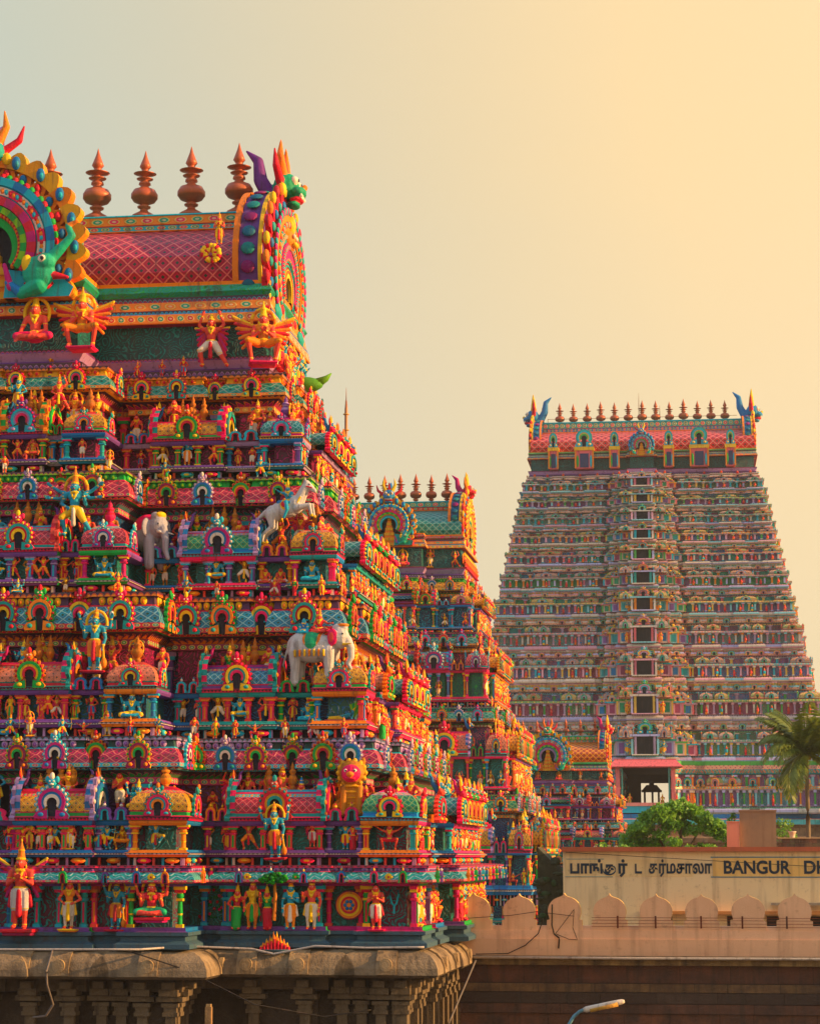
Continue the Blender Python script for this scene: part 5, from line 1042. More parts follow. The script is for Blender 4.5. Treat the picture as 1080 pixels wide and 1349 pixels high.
P2 = [pal([c_BL, c_TL, c_PU], [D3, D1, (.05, .10, .16)], c_TL, [(.03, .04, .10), D2], c_BL, c_OR, c_GR, c_TL, c_OR, (.02, .26, .14), c_GR, c_PK, c_GR, 6, [3, 8, 5, 1]),
      pal([c_PK, c_PU, c_LP], [D1, D2, D3], c_TL, [D3, D2], c_MG, c_MR, c_TL, c_GR, c_OR, (.03, .30, .24), c_TL, c_SL, c_TL, 6, [4, 5, 8, 1]),
      pal([c_PK, c_OR, c_PK], [D1, (.02, .10, .05), D3], c_GR, [D2, D4], c_PK, c_OR, c_PK, c_YL, c_OR, (.03, .22, .20), c_TL, c_PU, c_MR, 6, [4, 0, 9, 3]),
      pal([c_BL, c_PU, c_SL], [D3, D1, D2], c_CY, [D3, D2], c_MG, c_OR, c_GR, c_GR, c_YL, (.55, .20, .04), c_YL, c_GR, c_GR, 2, [3, 0, 8, 9])]
TT2 = [dict(a=10.05, b=10.2, an=8.5, bn=8.8, c=2.9, z=(7.6, 8.9, 10.9, 12.9, 13.65, 14.9), pal=P2[0]), dict(a=8.4, b=8.6, an=7.0, bn=7.5, c=2.6, z=(14.9, 15.4, 17.3, 19.1, 19.75, 20.8), pal=P2[1]),
       dict(a=6.95, b=7.3, an=5.9, bn=6.2, c=2.3, z=(20.8, 21.5, 23.2, 24.6, 24.95, 26.0), pal=P2[2]), dict(a=5.8, b=6.1, an=4.9, bn=4.6, c=2.0, z=(26.0, 26.4, 27.8, 28.7, 29.0, 29.95), pal=P2[3])]
smalltower('t', 'middle carved gopuram behind the nearest one, seven copper finials on its green roof', (-22.7, 160.9, 0), 0, TT2, .82,
    dict(s=.85, a=4.85, b=3.8, z=(29.97, 32.1, 33.1, 33.1, 35.15, 35.85), c=2.2, p=1.1, cell=.5, nf=7, fs=1.13, fh=2.25, gw=4.9, gx=1.5, gh=4.6, ch=1.9, dw=3.3, dh=3.7, dz=.1, ch2=1.7, mk=1.0, crest='D', crest2='B',
         col=dict(e1=c_GD, e2=c_OR, e3=(.40, .03, .10), b=(.01, .22, .20), l=c_TL, r1=c_R, r2=c_TL, gab=(c_OR, c_YL, c_R, c_YL), gab2=(c_YL, c_TL, c_GR, c_OR), fin=(.10, .10, .24), fin2=(.06, .14, .26), dor=(c_R, c_TL, c_YL, c_CY))))
# ------------------------------------------------------------ third, low tower
P3 = [pal([c_TL, c_PK, c_CY], [D1, D3], c_TL, [D1], c_TL, c_PU, c_BL, c_TL, c_OR, (.03, .28, .34), c_CY, c_TL, c_CY, 6, [3, 7, 5, 9]), pal([c_PU, c_PK, c_TL], [D2, D3], c_MG, [(.05, .02, .10)], c_PU, c_PU, c_CY, c_TL, c_OR, (.03, .28, .30), c_CY, c_CY, c_PU, 3, [7, 9, 3, 5])]
TT3 = [dict(a=7.6, b=8.0, an=6.9, bn=7.0, c=2.4, z=(5.0, 5.8, 8.2, 9.6, 10.2, 11.0), pal=P3[0]), dict(a=6.6, b=6.7, an=5.6, bn=5.6, c=2.2, z=(11.0, 11.3, 12.2, 12.9, 13.0, 13.6), pal=P3[0]), dict(a=5.5, b=5.5, an=4.7, bn=3.9, c=1.9, z=(13.6, 13.9, 14.8, 15.6, 15.9, 16.7), pal=P3[1])]
smalltower('t', 'small low gopuram with red lattice roof and blue gable edge, just above the yellow building', (-14.5, 195.7, 0), 0, TT3, .66,
    dict(s=.62, a=4.75, b=3.1, z=(16.7, 17.9, 18.7, 18.7, 20.35, 20.95), c=1.9, p=.8, cell=.5, nf=7, fs=1.24, fh=1.5, gw=3.6, gx=1.5, gh=3.9, ch=1.6, dw=3.6, dh=3.1, dz=.0, ch2=1.6, mk=.9, crest='D', crest2='C',
         col=dict(e1=c_PK, e2=c_TL, e3=(.02, .30, .10), b=(.55, .05, .05), l=c_YL, r1=c_TL, r2=c_GR, gab=(c_R, c_YL, c_R, c_YL), gab2=(c_YL, c_TL, c_GR, c_OR), fin=(.01, .13, .42), fin2=(.01, .16, .45), dor=(c_CY, c_OR, c_TL, c_LP))))
# ------------------------------------------------------------ the great far tower
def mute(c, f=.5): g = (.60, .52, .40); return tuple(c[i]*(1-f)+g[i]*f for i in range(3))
def raja():
    tw = thing('temple_tower', 'tallest gopuram in the distance, eleven window storeys below a pink ridge roof', 'temple tower', (-9.5, 292.5, 0), R(1), group='gopurams of the temple')
    ZB = [9.0, 15.9, 22.2, 27.2, 32.0, 36.1, 40.2, 43.6, 46.75, 49.4, 51.8, 54.1, 56.2, 58.4]
    def hw(z): return 14.5+.215*(58.4-z)
    def hd(z): return 15.5+(8.9-15.5)*((z-9)/49.4)
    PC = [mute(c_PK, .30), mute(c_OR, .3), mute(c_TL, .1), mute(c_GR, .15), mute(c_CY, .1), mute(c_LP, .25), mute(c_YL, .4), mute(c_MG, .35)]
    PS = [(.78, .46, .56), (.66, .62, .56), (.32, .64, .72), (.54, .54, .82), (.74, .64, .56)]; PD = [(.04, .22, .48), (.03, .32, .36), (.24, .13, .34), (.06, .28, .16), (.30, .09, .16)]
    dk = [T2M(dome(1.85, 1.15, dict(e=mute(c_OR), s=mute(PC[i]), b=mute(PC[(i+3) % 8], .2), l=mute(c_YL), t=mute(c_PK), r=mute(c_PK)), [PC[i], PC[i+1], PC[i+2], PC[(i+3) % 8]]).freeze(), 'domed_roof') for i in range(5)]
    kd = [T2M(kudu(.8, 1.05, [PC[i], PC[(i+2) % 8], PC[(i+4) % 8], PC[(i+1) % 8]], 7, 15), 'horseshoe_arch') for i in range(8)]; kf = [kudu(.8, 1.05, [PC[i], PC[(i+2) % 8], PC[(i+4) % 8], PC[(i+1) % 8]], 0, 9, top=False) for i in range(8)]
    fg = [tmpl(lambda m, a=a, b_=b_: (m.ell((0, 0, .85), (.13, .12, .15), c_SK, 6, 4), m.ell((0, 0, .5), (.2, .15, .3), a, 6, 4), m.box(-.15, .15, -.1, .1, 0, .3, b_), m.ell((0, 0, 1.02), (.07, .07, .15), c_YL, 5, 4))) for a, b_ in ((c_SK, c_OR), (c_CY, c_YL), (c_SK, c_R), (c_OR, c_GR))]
    for k in range(len(ZB)-1):
        z0, z1 = ZB[k], ZB[k+1]; Hh = z1-z0; a, b = hw(z0), hd(z0); a1, b1 = hw(z1), hd(z1); r = random.Random(900+k); u_ = min(1., Hh/4.)
        c = a*.245; q = .45; e1, e2, e3, e4 = a-a*.13, a-a*.24, a-a*.40, a-a*.52
        F = [(a, e1, 0), (e1, e2, -q), (e2, e3, 0), (e3, e4, -q), (e4, c*1.25, 0), (c*1.25, c, -q), (c, c*.72, .7), (c*.72, c*.42, 1.3), (c*.42, 0, 2.2)]
        Sd = [(b, b*.78, 0), (b*.78, b*.6, -q), (b*.6, b*.35, 0), (b*.35, 0, .7)]
        pl = plan(a, b, F, Sd); st = link('storey', None, tw); n = len(pl)
        wc = edgecols(n, [PD[(k+i) % 5] for i in range(3)]); lc = edgecols(n, [PS[(k+i) % 5] for i in range(4)]); uc = edgecols(n, [PD[(k*2+1) % 5], PD[(k*2+4) % 5]])
        A2, B2_ = a-.75*Hh*.22-.35, b-.75*Hh*.22-.35; F2 = [(min(uo, A2), min(ui, A2-.6) if ui else 0, off) for uo, ui, off in F]; F2 = [(uo-(.0 if i == 0 else .3), ui-.3 if ui > .5 else ui, off) for i, (uo, ui, off) in enumerate(F2)]
        p2 = plan(A2, B2_, F2, [(B2_, B2_*.78, 0), (B2_*.78, B2_*.6, -q), (B2_*.6, B2_*.35, 0), (B2_*.35, 0, .7)]); n2 = len(p2)
        if k == 0:
            mb = MB(); s1, s2 = (.30, .20, .12), (.16, .10, .06)
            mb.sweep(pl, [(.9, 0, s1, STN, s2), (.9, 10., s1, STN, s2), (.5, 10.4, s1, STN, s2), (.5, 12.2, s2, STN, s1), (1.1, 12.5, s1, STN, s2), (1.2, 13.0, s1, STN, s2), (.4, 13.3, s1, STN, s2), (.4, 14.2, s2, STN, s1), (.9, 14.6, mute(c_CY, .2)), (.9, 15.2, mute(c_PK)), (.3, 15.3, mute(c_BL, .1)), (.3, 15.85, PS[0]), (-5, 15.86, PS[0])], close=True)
            link('stone_plinth', mb.mesh('stone_plinth'), st); continue
        parts = [pl]
        if k == 1:                                                   # the gateway passes right through this storey
            cx = 3.15; parts = [[(cx, -b-2.2)]+[p for p in pl if p[0] > cx]+[(cx, b)], [(-cx, b)]+[p for p in pl if p[0] < -cx and p[1] > -b+.01]+[p for p in pl if p[0] < -cx and p[1] <= -b+.01]+[(-cx, -b-2.2)]]
            L_ = [p for p in pl if p[0] < -cx]; bi = max(range(len(L_)), key=lambda i: L_[i][1]*100-L_[i][0]*0); ib = [i for i, p in enumerate(L_) if p[1] >= b-.01][0]; parts[1] = [(-cx, b)]+L_[ib:]+L_[:ib]+[(-cx, -b-2.2)]
        mb = MB()
        for pl in parts: mb.sweep(pl, [(.0, z0-.05, PS[k % 5]), (.12, z0+Hh*.03, None, 0, None, None, lc), (.12, z0+Hh*.07, None, 0, None, None, lc), (.0, z0+Hh*.10, PC[(k+2) % 8], DNT, PS[(k+1) % 5], .3), (-.05, z0+Hh*.14, None, 0, None, None, lc),
                      (-.30, z0+Hh*.15, None, CRV, PC[(k+4) % 8], .8, wc), (-.30, z0+Hh*.44, PS[k % 5]), (.05, z0+Hh*.45, None, 0, None, None, lc), (.18, z0+Hh*.47, PC[k % 8], BND, PC[(k+3) % 8], .35), (.10, z0+Hh*.52, PS[(k+2) % 5]), (-.5, z0+Hh*.53, PS[(k+2) % 5])])
        if k > 1: mb.sweep(p2, [(-.15, z0+Hh*.50, None, CRV, PC[(k+5) % 8], .8, uc), (-.15, z0+Hh*.70, PS[(k+3) % 5]), (.0, z0+Hh*.71, PC[(k+1) % 8], DNT, PS[k % 5], .3), (.02, z0+Hh*.76, PS[(k+1) % 5]), (.30, z0+Hh*.78, mute(c_PK, .5), LAT, mute(c_YL), .5), (.28, z0+Hh*.84, PS[(k+4) % 5]), (.12, z0+Hh*.89, PC[(k+3) % 8], BND, PC[(k+6) % 8], .35), (.22, z0+Hh*.95, PS[(k+2) % 5]), (.22, z0+Hh*.985, PS[(k+2) % 5]), (-1.2, z1-.01, PS[k % 5])], close=True)
        pt = [tmpl(lambda m, c1=c1, c2=c2: (m.box(-.11, .11, -.12, .1, 0, 1, c1), m.box(-.2, .2, -.2, .1, .84, 1, c2), m.box(-.16, .16, -.16, .1, 0, .1, c2))) for c1, c2 in ((PC[k % 8], PS[k % 5]), (PS[(k+1) % 5], PC[(k+4) % 8]), (PC[(k+2) % 8], PS[(k+2) % 5]))]
        for pl in parts: mb.row(pl, -.16, z0+Hh*.15, .78, pt, .5, sc=(1, 1, Hh*.30)); mb.row(pl, .0, z0+Hh*.15, 1.9, fg, 1.0, sc=(.9, .9, Hh*.20))
        if k == 1:
            A2, B2_ = a-.2, b-.2
            for pl in parts: mb.sweep(pl, [(-.3, z0+Hh*.50, PD[2], CRV, PC[1], .8), (-.3, z0+Hh*.74, PC[2]), (.0, z0+Hh*.76, PC[4], BND, PC[0], .4), (.3, z0+Hh*.84, PC[0], LAT, PC[3], .5), (.1, z0+Hh*.92, PC[3]), (.1, z1, PS[0])], close=True); mb.row(pl, -.2, z0+Hh*.5, 1.5, pt, .9, sc=(1.4, 1, Hh*.24)); mb.row(pl, .25, z0+Hh*.52, 2.3, kf, 1.2, sc=(1.3, .8, Hh*.2))
        else: mb.row(p2, -.08, z0+Hh*.53, 1.7, pt, .9, sc=(1.4, 1, Hh*.17)); mb.row(p2, .30, z0+Hh*.79, 2.1, kf, .8, sc=(.9*u_+.2, .8, Hh*.17))
        if k > 1: mb.row(p2, .22, z0+Hh*.985, 3.1, fg, 1.0, sc=(.9, .9, Hh*.15))
        link('tower_wall', mb.mesh('tower_wall'), st)
        for q_ in (-1, 1):
            for j, (uo, ui, off) in enumerate(F):
                if j in ((0, 2, 4, 6, 7) if k > 1 else (0, 2, 4)):
                    w_ = uo-ui; m = max(1, round(w_/2.0))
                    for e in range(m): link('domed_roof', dk[(k+j+e) % 5], st, (q_*(ui+w_*(e+.5)/m), -b-off+min(.8, w_/m/2)*1., z0+Hh*.53), 0, (w_/m/2.0, .8, Hh*.19/1.15))
            for v in (.9, -.9, .45, -.45, 0): link('domed_roof', dk[k % 5], st, (q_*(a-.6), b*v*.95, z0+Hh*.53), 0, (.8, .9, Hh*.19/1.15))
            link('horseshoe_arch', kd[(k+2) % 8], st, (q_*c*.57, -b-1.4, z0+Hh*.72), 0, (1.3, 1.2, Hh*.22))
            link('standing_statue', SP['king' if k % 2 else 'vishnu2'], st, (q_*c*.34, -b-2.2, z0+Hh*.15), 0, Hh*.27 if k > 1 else Hh*.2)
        if k >= 2:
            for q_ in (-1, 1):                                       # stepped shrines that widen the middle bay downwards
                for e_, fx in enumerate((.52, .76, 1.0)):
                    kx = q_*c*fx; yy = -b-(1.9, 1.2, .6)[e_]; hh = Hh*(.62, .54, .46)[e_]; wd = c*.17
                    mb = MB(); mb.box(-wd*.8, wd*.8, 0, 1.2, 0, hh*.55, PS[(k+e_+1) % 5]); mb.box(-wd*.35, wd*.35, -.06, .2, hh*.08, hh*.48, PD[(k+e_) % 5])
                    for x_ in (-.7, .7): mb.box(wd*x_-.1, wd*x_+.1, -.18, .05, 0, hh*.55, PC[(k+e_+3) % 8])
                    mb.box(-wd, wd, -.25, 1.3, hh*.55, hh*.62, PC[(k+e_) % 8]); mb.box(-wd*.85, wd*.85, -.1, 1.2, hh*.62, hh*.95, PC[(k+e_+5) % 8], tz=.35); mb.stamp(kf[(k+e_) % 8], (0, -.12, hh*.60), 0, (wd*1.2/.8, 1, hh*.38)); mb.ell((0, .4, hh*1.0), (.16, .16, hh*.09), mute(c_YL, .2), 7, 5)
                    link('bay_shrine', mb.mesh('bay_shrine'), st, (kx, yy, z0+Hh*.14))
        # window of the middle bay
        if k >= 2:
            ww, wh = .46+.054*Hh*2, Hh*.42; mb = MB(); wy = 0; mb.box(-ww, ww, -.06, .5, 0, wh, (.006, .008, .012))
            for q_ in (-1, 1): mb.box(q_*(ww+.14)-.14, q_*(ww+.14)+.14, -.26, .1, -.05, wh, PC[(k+3) % 8]); mb.box(q_*(ww+.55)-.12, q_*(ww+.55)+.12, -.34, .1, -.05, wh, PS[k % 5])
            mb.box(-ww-.8, ww+.8, -.4, .1, wh, wh+Hh*.05, PS[(k+1) % 5]); mb.box(-ww-.6, ww+.6, -.5, .2, -.18, -.04, PS[(k+2) % 5])
            link('window', mb.mesh('window'), st, (0, -b-2.32, z0+Hh*.17)); link('horseshoe_arch', kd[k % 8], st, (0, -b-2.45, z0+Hh*.66), 0, (2.3*u_, 1.2, Hh*.32))
            for q_ in (-1, 1): link('domed_roof', dk[(k+2) % 5], st, (q_*(ww+1.3), -b-1.9, z0+Hh*.53), 0, (.85, .8, Hh*.30/1.15)); link('standing_statue', SP['prayking' if k % 2 else 'bluestand'], st, (q_*(ww+1.2), -b-2.3, z0+Hh*.15), 0, Hh*.30)
    # gate hall: framed opening with a shrine inside and daylight beyond
    gt = link('gateway', None, tw); b = hd(15.9); z0 = 15.9; yf = -b-2.3; mb = MB(); br = (.09, .05, .04)
    mb.box(-3.3, 3.3, yf+.3, b-.3, z0-.2, z0+1.3, br); mb.box(-3.3, 3.3, yf+.1, b-.1, z0+5.7, z0+6.3, br)
    mb.box(-3.2, -1.1, b-1.2, b-.6, z0, z0+6, br); mb.box(2.7, 3.2, b-1.2, b-.6, z0, z0+6, br); mb.box(-3.2, 3.2, b-1.25, b-.65, z0+4.6, z0+6, br)
    link('hall_walls', mb.mesh('hall_walls'), gt)
    mb = MB(); mb.sweep([(-3.5, yf-.2), (3.5, yf-.2), (3.5, yf+1), (-3.5, yf+1)], [(.9, z0+5.5, mute(c_PK, .3)), (.95, z0+5.6, mute(c_PK, .3)), (.2, z0+6.35, mute(c_PK, .3)), (.2, z0+6.5, mute(c_GR))], close=True); link('porch_roof', mb.mesh('porch_roof'), gt)
    mb = MB()
    for q_ in (-1, 1): mb.box(q_*3.3-.25, q_*3.3+.25, yf-.35, yf+.1, z0, z0+5.6, mute(c_PK, .35)); mb.box(q_*2.8-.1, q_*2.8+.1, yf-.2, yf+.1, z0, z0+5.6, mute(c_TL, .2))
    mb.box(-4.2, 4.2, yf-.6, yf+.2, z0+.9, z0+1.3, mute(c_PK)); mb.box(-4., 4., yf-.5, yf+.2, z0+.1, z0+.9, mute(c_CY, .1)); link('door_frame', mb.mesh('door_frame'), gt)
    mb = MB()
    for x in (-.5, .5, 1.3):
        mb.box(x-.12, x+.12, 5.0, 5.25, z0+1.3, z0+3.2, (.12, .08, .06)); mb.box(x-.12, x+.12, 6.6, 6.85, z0+1.3, z0+3.2, (.12, .08, .06))
    mb.box(-.9, 1.7, 4.7, 7.1, z0+3.2, z0+3.45, (.15, .10, .07)); mb.box(-.8, 1.6, 4.9, 6.9, z0+3.45, z0+4.1, (.14, .10, .08), tz=.55); mb.ell((.4, 5.9, z0+4.2), (.35, .35, .4), (.15, .1, .08)); link('hall_shrine', mb.mesh('hall_shrine'), gt)
    mc = lambda c, f=.3: mute(c, f)
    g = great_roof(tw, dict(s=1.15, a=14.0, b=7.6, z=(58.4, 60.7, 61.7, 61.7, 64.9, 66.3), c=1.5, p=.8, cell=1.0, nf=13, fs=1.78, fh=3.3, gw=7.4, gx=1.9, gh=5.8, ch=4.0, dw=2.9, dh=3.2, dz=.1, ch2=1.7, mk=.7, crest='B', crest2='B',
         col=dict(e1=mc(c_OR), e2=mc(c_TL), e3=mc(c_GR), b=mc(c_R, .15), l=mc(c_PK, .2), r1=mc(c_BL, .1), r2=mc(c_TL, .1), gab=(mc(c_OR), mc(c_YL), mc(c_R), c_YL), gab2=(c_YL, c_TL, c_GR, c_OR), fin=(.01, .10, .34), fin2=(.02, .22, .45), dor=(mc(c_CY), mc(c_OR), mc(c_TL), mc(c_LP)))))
    for u, w_ in ((3.4, 1.1), (7.2, 2.2), (11.1, 1.1)):
        for q_ in (-1, 1):
            mb = MB(); mb.box(-w_/2, w_/2, 0, 1.4, 0, 2.3, mc(c_PK)); mb.box(-w_/2-.15, w_/2+.15, -.15, 1.4, 2.3, 2.75, mc(c_YL)); mb.stamp(kf[2], (0, 0, 2.75), 0, (w_/.8, 1.4, 1.9+.4*w_)); mb.box(-w_/4, w_/4, -.05, .2, .1, 1.9, (.05, .06, .12))
            for e in (-1, 1): mb.box(e*w_/2-.1, e*w_/2+.1, -.15, .1, 0, 2.3, mc(c_OR)); mb.ell((e*w_*.38, -.05, .9), (.16, .12, .8), (c_CY if e > 0 else c_GR), 7, 5)
            link('roof_shrine', mb.mesh('roof_shrine'), g, (q_*u, -8.9, 59.3))
    mb = MB()
    for x in np.arange(-12.2, 12.3, 1.75): mb.box(x-.03, x+.03, -.93, -.87, 66.0, 67.3, (.30, .10, .05))
    for z in (66.6, 67.2): mb.box(-12.2, 12.2, -.92, -.88, z, z+.05, (.30, .10, .05))
    link('ridge_railing', mb.mesh('ridge_railing'), g)
    for x, h in ((-.4, 4.6), (-13., 2.9), (12.9, 2.9), (2.3, 2.9)):
        mb = MB(); mb.tube([(0, 0, 0), (0, 0, h*.7), (0, 0, h)], [.05, .04, .01], 6, (.25, .10, .05)); link('lightning_rod', mb.mesh('lightning_rod'), g, (x, -.2, 66.0))
    return tw
RJ = raja()
# ------------------------------------------------------------ stone base of the near tower
S1, S2_ = (.33, .25, .16), (.13, .095, .06); S3 = (.07, .05, .035); base = link('stone_base', None, near)  # the two darker stone tones hold the shade below the eave as colour
pb = plan(um(0, 16.9)-.4, 10.2, [(um(0, p), um(0, q), o) for p, q, o in [(16.22, 15.1, 0), (15.1, 13.8, -.3), (13.8, 10.4, 0), (10.4, 9.45, -.3), (9.45, 7.6, 2.0), (7.6, 6.3, 1.65), (6.3, 3.7, 2.0), (3.7, 0, 2.2)]], [(10.2, 8.5, 0), (8.5, 7.2, -.3), (7.2, 5.3, 0), (5.3, 4.1, -.3), (4.1, 0, .1)])
mb = MB()
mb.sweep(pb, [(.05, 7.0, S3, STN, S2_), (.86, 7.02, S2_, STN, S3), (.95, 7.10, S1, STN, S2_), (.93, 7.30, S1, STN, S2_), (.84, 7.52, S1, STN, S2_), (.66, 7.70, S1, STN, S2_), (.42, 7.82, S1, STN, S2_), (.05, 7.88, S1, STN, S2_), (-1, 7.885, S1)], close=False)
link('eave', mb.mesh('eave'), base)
def kap_panel(m, w_):
    pr = [(.955, 7.12), (.945, 7.30), (.86, 7.53), (.68, 7.72), (.44, 7.85)]; V = []; 
    for x in (-w_/2, w_/2):
        for o, z in pr: V.append((x, -o-.05, z-7)); V.append((x, -o+.1, z-7))
    n = 5; F = []
    for i in range(n-1): F.append((2*i, 2*n+2*i, 2*n+2*i+2, 2*i+2)); F.append((2*i, 2*i+2, 2*i+3, 2*i+1)); F.append((2*n+2*i, 2*n+2*i+1, 2*n+2*i+3, 2*n+2*i+2))
    F.append((0, 1, 2*n+1, 2*n)); m.add(V, F, (.42, .30, .17), STN, 0, None, S2_)
    for r_ in (.2, .13): m.prism([(r_*math.cos(t*PI/8), .42+r_*math.sin(t*PI/8)) for t in range(16)], -1.01-(.25-r_)*.2, -.9, (.40, .29, .17), STN)
pan = tmpl(lambda m: kap_panel(m, .62))
row_objs('eave_block', T2M(pan, 'eave_block'), base, pb, 0, 7.0, 1.55)
mb = MB()
mb.sweep(pb, [(.5, 0, S2_, STN, S3), (.5, 1.2, S2_, STN, S2_), (.25, 1.5, S2_, STN, S3), (.25, 3.2, S2_, STN, S3), (.45, 3.5, S2_, STN, S3), (.1, 3.8, S2_, STN, S3), (-.45, 4.2, S3, STN, (.03, .02, .015)), (-.45, 6.55, S3, STN, (.03, .02, .015)), (-.05, 6.6, S2_, STN, S3), (-.05, 7.0, S3, STN)])  # shade under the eave painted into the stone, darkest in the recess
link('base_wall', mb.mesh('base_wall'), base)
def brk(m):
    c = (.15, .115, .075)  # pilaster stone darkened to stand for the shade beneath the eave
    m.box(-.16, .16, -.1, .3, 0, 1.5, c, STN, S2_); m.box(-.22, .22, -.16, .3, 0, .15, c, STN, S2_); m.box(-.24, .24, -.2, .3, 1.5, 1.62, c, STN, S2_); m.box(-.2, .2, -.18, .3, 1.62, 1.78, c, STN, S2_); m.box(-.27, .27, -.24, .3, 1.78, 1.9, c, STN, S2_); m.box(-.42, .42, -.30, .3, 1.95, 2.1, c, STN, S2_); m.box(-.3, .3, -.45, .3, 2.12, 2.32, c, STN, S2_); m.box(-.18, .18, -.6, .3, 2.34, 2.55, c, STN, S2_)
row_objs('stone_pilaster', T2M(tmpl(brk), 'stone_pilaster'), base, pb, -.35, 4.35, 1.45, k0=2)

# ------------------------------------------------------------ crenellated compound wall
PCH, PC2 = (.70, .43, .26), (.55, .30, .17)
cw = thing('crenellated_wall', 'long peach plastered compound wall with a row of onion-shaped merlons over dark stone', 'wall', (-9.2, 80, 0))
mb = MB(); L = 26.
mb.box(0, L, .0, .8, 7.36, 7.92, PCH, LIM, PC2); mb.box(0, L, .04, .76, 7.92, 8.22, (.76, .48, .31), LIM, PC2); mb.box(0, L, .07, .5, 8.22, 8.37, (.76, .48, .31), LIM, PC2); link('parapet', mb.mesh('parapet'), cw)
mb = MB(); c1, c2 = (.22, .13, .06), (.06, .035, .025); z = 7.36
mb.box(0, L, -.22, .8, 7.24, 7.355, (.34, .26, .17), STN, (.14, .1, .07)); mb.box(0, L, -.12, .8, 7.04, 7.236, (.30, .20, .08), STN, c2); link('coping', mb.mesh('coping'), cw)
mb = MB(); z = 7.03; k = 0
while z > .3:
    hh = (.62, .30, .38, .34, .52)[k % 5]; o = (.10, .0, -.02, .0, .06)[k % 5]; x = 0.; cc = [(.13, .05, .03), (.20, .12, .05), (.06, .04, .03), (.12, .055, .035), (.15, .06, .03)][k % 5]
    while x < L:
        l = rng.uniform(.9, 2.2); f = rng.uniform(.75, 1.25); mb.box(x+.015, min(x+l, L), o+rng.uniform(0, .03), .75, max(z-hh, 0)+.02, z, tuple(v*f for v in cc), STN, (.05, .03, .025)); x += l
    z -= hh; k += 1
mb.box(0, L, .14, .74, 0, 7.0, (.02, .015, .012), STN); link('stone_courses', mb.mesh('stone_courses'), cw)
def merlon():
    m = MB(); pts = [(-.60, 0), (.60, 0), (.60, .36), (.505, .38)]+[(.565*math.cos(t)**.88, .66+.49*math.sin(t)) for t in [R(a) for a in range(-22, 73, 6)]]+[(.13, 1.15), (.05, 1.19), (0, 1.27)]
    pts += [(-x, z) for x, z in pts[::-1][1:-2]]; m.prism(pts, .06, .44, (.70, .44, .27), LIM, side=(.78, .52, .22), col2=PC2); 
    return m.mesh('merlon')
me_m = merlon(); x = .51
while x < L-.6: link('merlon', me_m, cw, (x, 0, 8.2)); x += 1.573
mb = MB(); mb.tube([(0, -.3, 7.30), (6, -.31, 7.285), (13, -.3, 7.30), (L, -.3, 7.27)], .045, 7, (.5, .44, .38)); ww = thing('water_pipe', 'thin grey pipe running along the coping of the peach wall', 'pipe', (-9.2, 80, 0), me=mb.mesh('water_pipe'))
def cable(label, pts, r=.02, col=(.015, .012, .01), sag=0., nm='cable'):
    P = []
    for i in range(len(pts)-1):
        a, b = Vector(pts[i]), Vector(pts[i+1])
        for j in range(8): f = j/8; p = a.lerp(b, f); p.z -= sag*4*f*(1-f); P.append(tuple(p))
    P.append(pts[-1]); mb = MB(); mb.tube(P, r, 6, col); return thing(nm, label, 'cable', me=mb.mesh(nm))
cable('dark wire dropping in a curve from the second merlon to the coping', [(-6.27, 79.90, 8.6), (-6.45, 79.95, 8.1), (-6.9, 79.95, 7.7), (-7.5, 79.90, 7.42), (-8.6, 79.75, 7.40)], .018)
cable('dark wire hanging between the second and third merlons with a knot', [(-5.95, 79.90, 9.1), (-5.97, 79.93, 8.4), (-5.9, 79.94, 8.1), (-5.72, 79.95, 7.95), (-5.75, 79.95, 7.6)], .03)
cable('thin looped wire hanging from a bracket on the third merlon', [(-5.2, 79.95, 8.95), (-5.25, 79.95, 8.3), (-5.1, 79.95, 7.9), (-5.4, 79.95, 7.92), (-5.85, 79.95, 8.1), (-5.2, 79.95, 8.93)], .012)
cable('long thin wire crossing the first three merlons', [(-8.9, 79.90, 8.62), (-7.4, 80.00, 8.72), (-6.5, 79.95, 8.85), (-5.2, 79.98, 8.7)], .012)
cable('pale grey cable lying along the top of the stone eave', [(-26, 68.05, 7.92), (-17.6, 68.45, 7.95), (-16.6, 70.35, 7.98), (-14.6, 70.60, 7.9), (-13.9, 70.55, 7.75), (-12.6, 70.55, 8.0), (-11, 70.55, 7.95), (-9.2, 70.55, 7.98)], .035, (.42, .38, .36))
cable('black cable sagging diagonally across the dark stone base', [(-18.2, 68.65, 7.95), (-16.4, 69.05, 7.35), (-14.2, 69.15, 6.3), (-12.2, 69.95, 5.9), (-10.8, 70.25, 6.1)], .022)
cable('slanting thin rod leaning from the wall foot to the tower corner', [(-8.55, 79.20, 7.2), (-9.1, 75.95, 5.3)], .035, (.16, .14, .13), nm='rod')
cable('grey conduit bending down the stone eave', [(-20.3, 68.30, 7.9), (-20.32, 67.80, 7.3), (-20.3, 67.85, 6.9), (-20.25, 68.35, 6.3), (-20.5, 68.45, 5.95), (-20.9, 68.45, 5.9)], .035, (.12, .10, .09), nm='conduit')
cable('black wires crossing above the yellow building sign', [(-7.3, 106.80, 10.95), (4, 106.70, 10.3), (8, 106.60, 11.1)], .015)
fen = thing('wire_fence', 'three rusty wires on short posts in front of the merlons', 'fence', (-4.6, 79.9, 8.3)); mb = MB()
for z in (.05, .16, .27, .36): mb.tube([(0, 0, z), (8, 0, z-.01), (14, 0, z)], .008, 5, (.20, .06, .03))
link('wires', mb.mesh('wires'), fen)
mb = MB(); mb.box(-.03, .03, -.03, .03, 0, .42, (.10, .03, .02)); pm = mb.mesh('post')
for x in (.35, 1.65, 3.2, 4.6, 6.1, 7.6): link('post', pm, fen, (x+.55, -.02, 0))

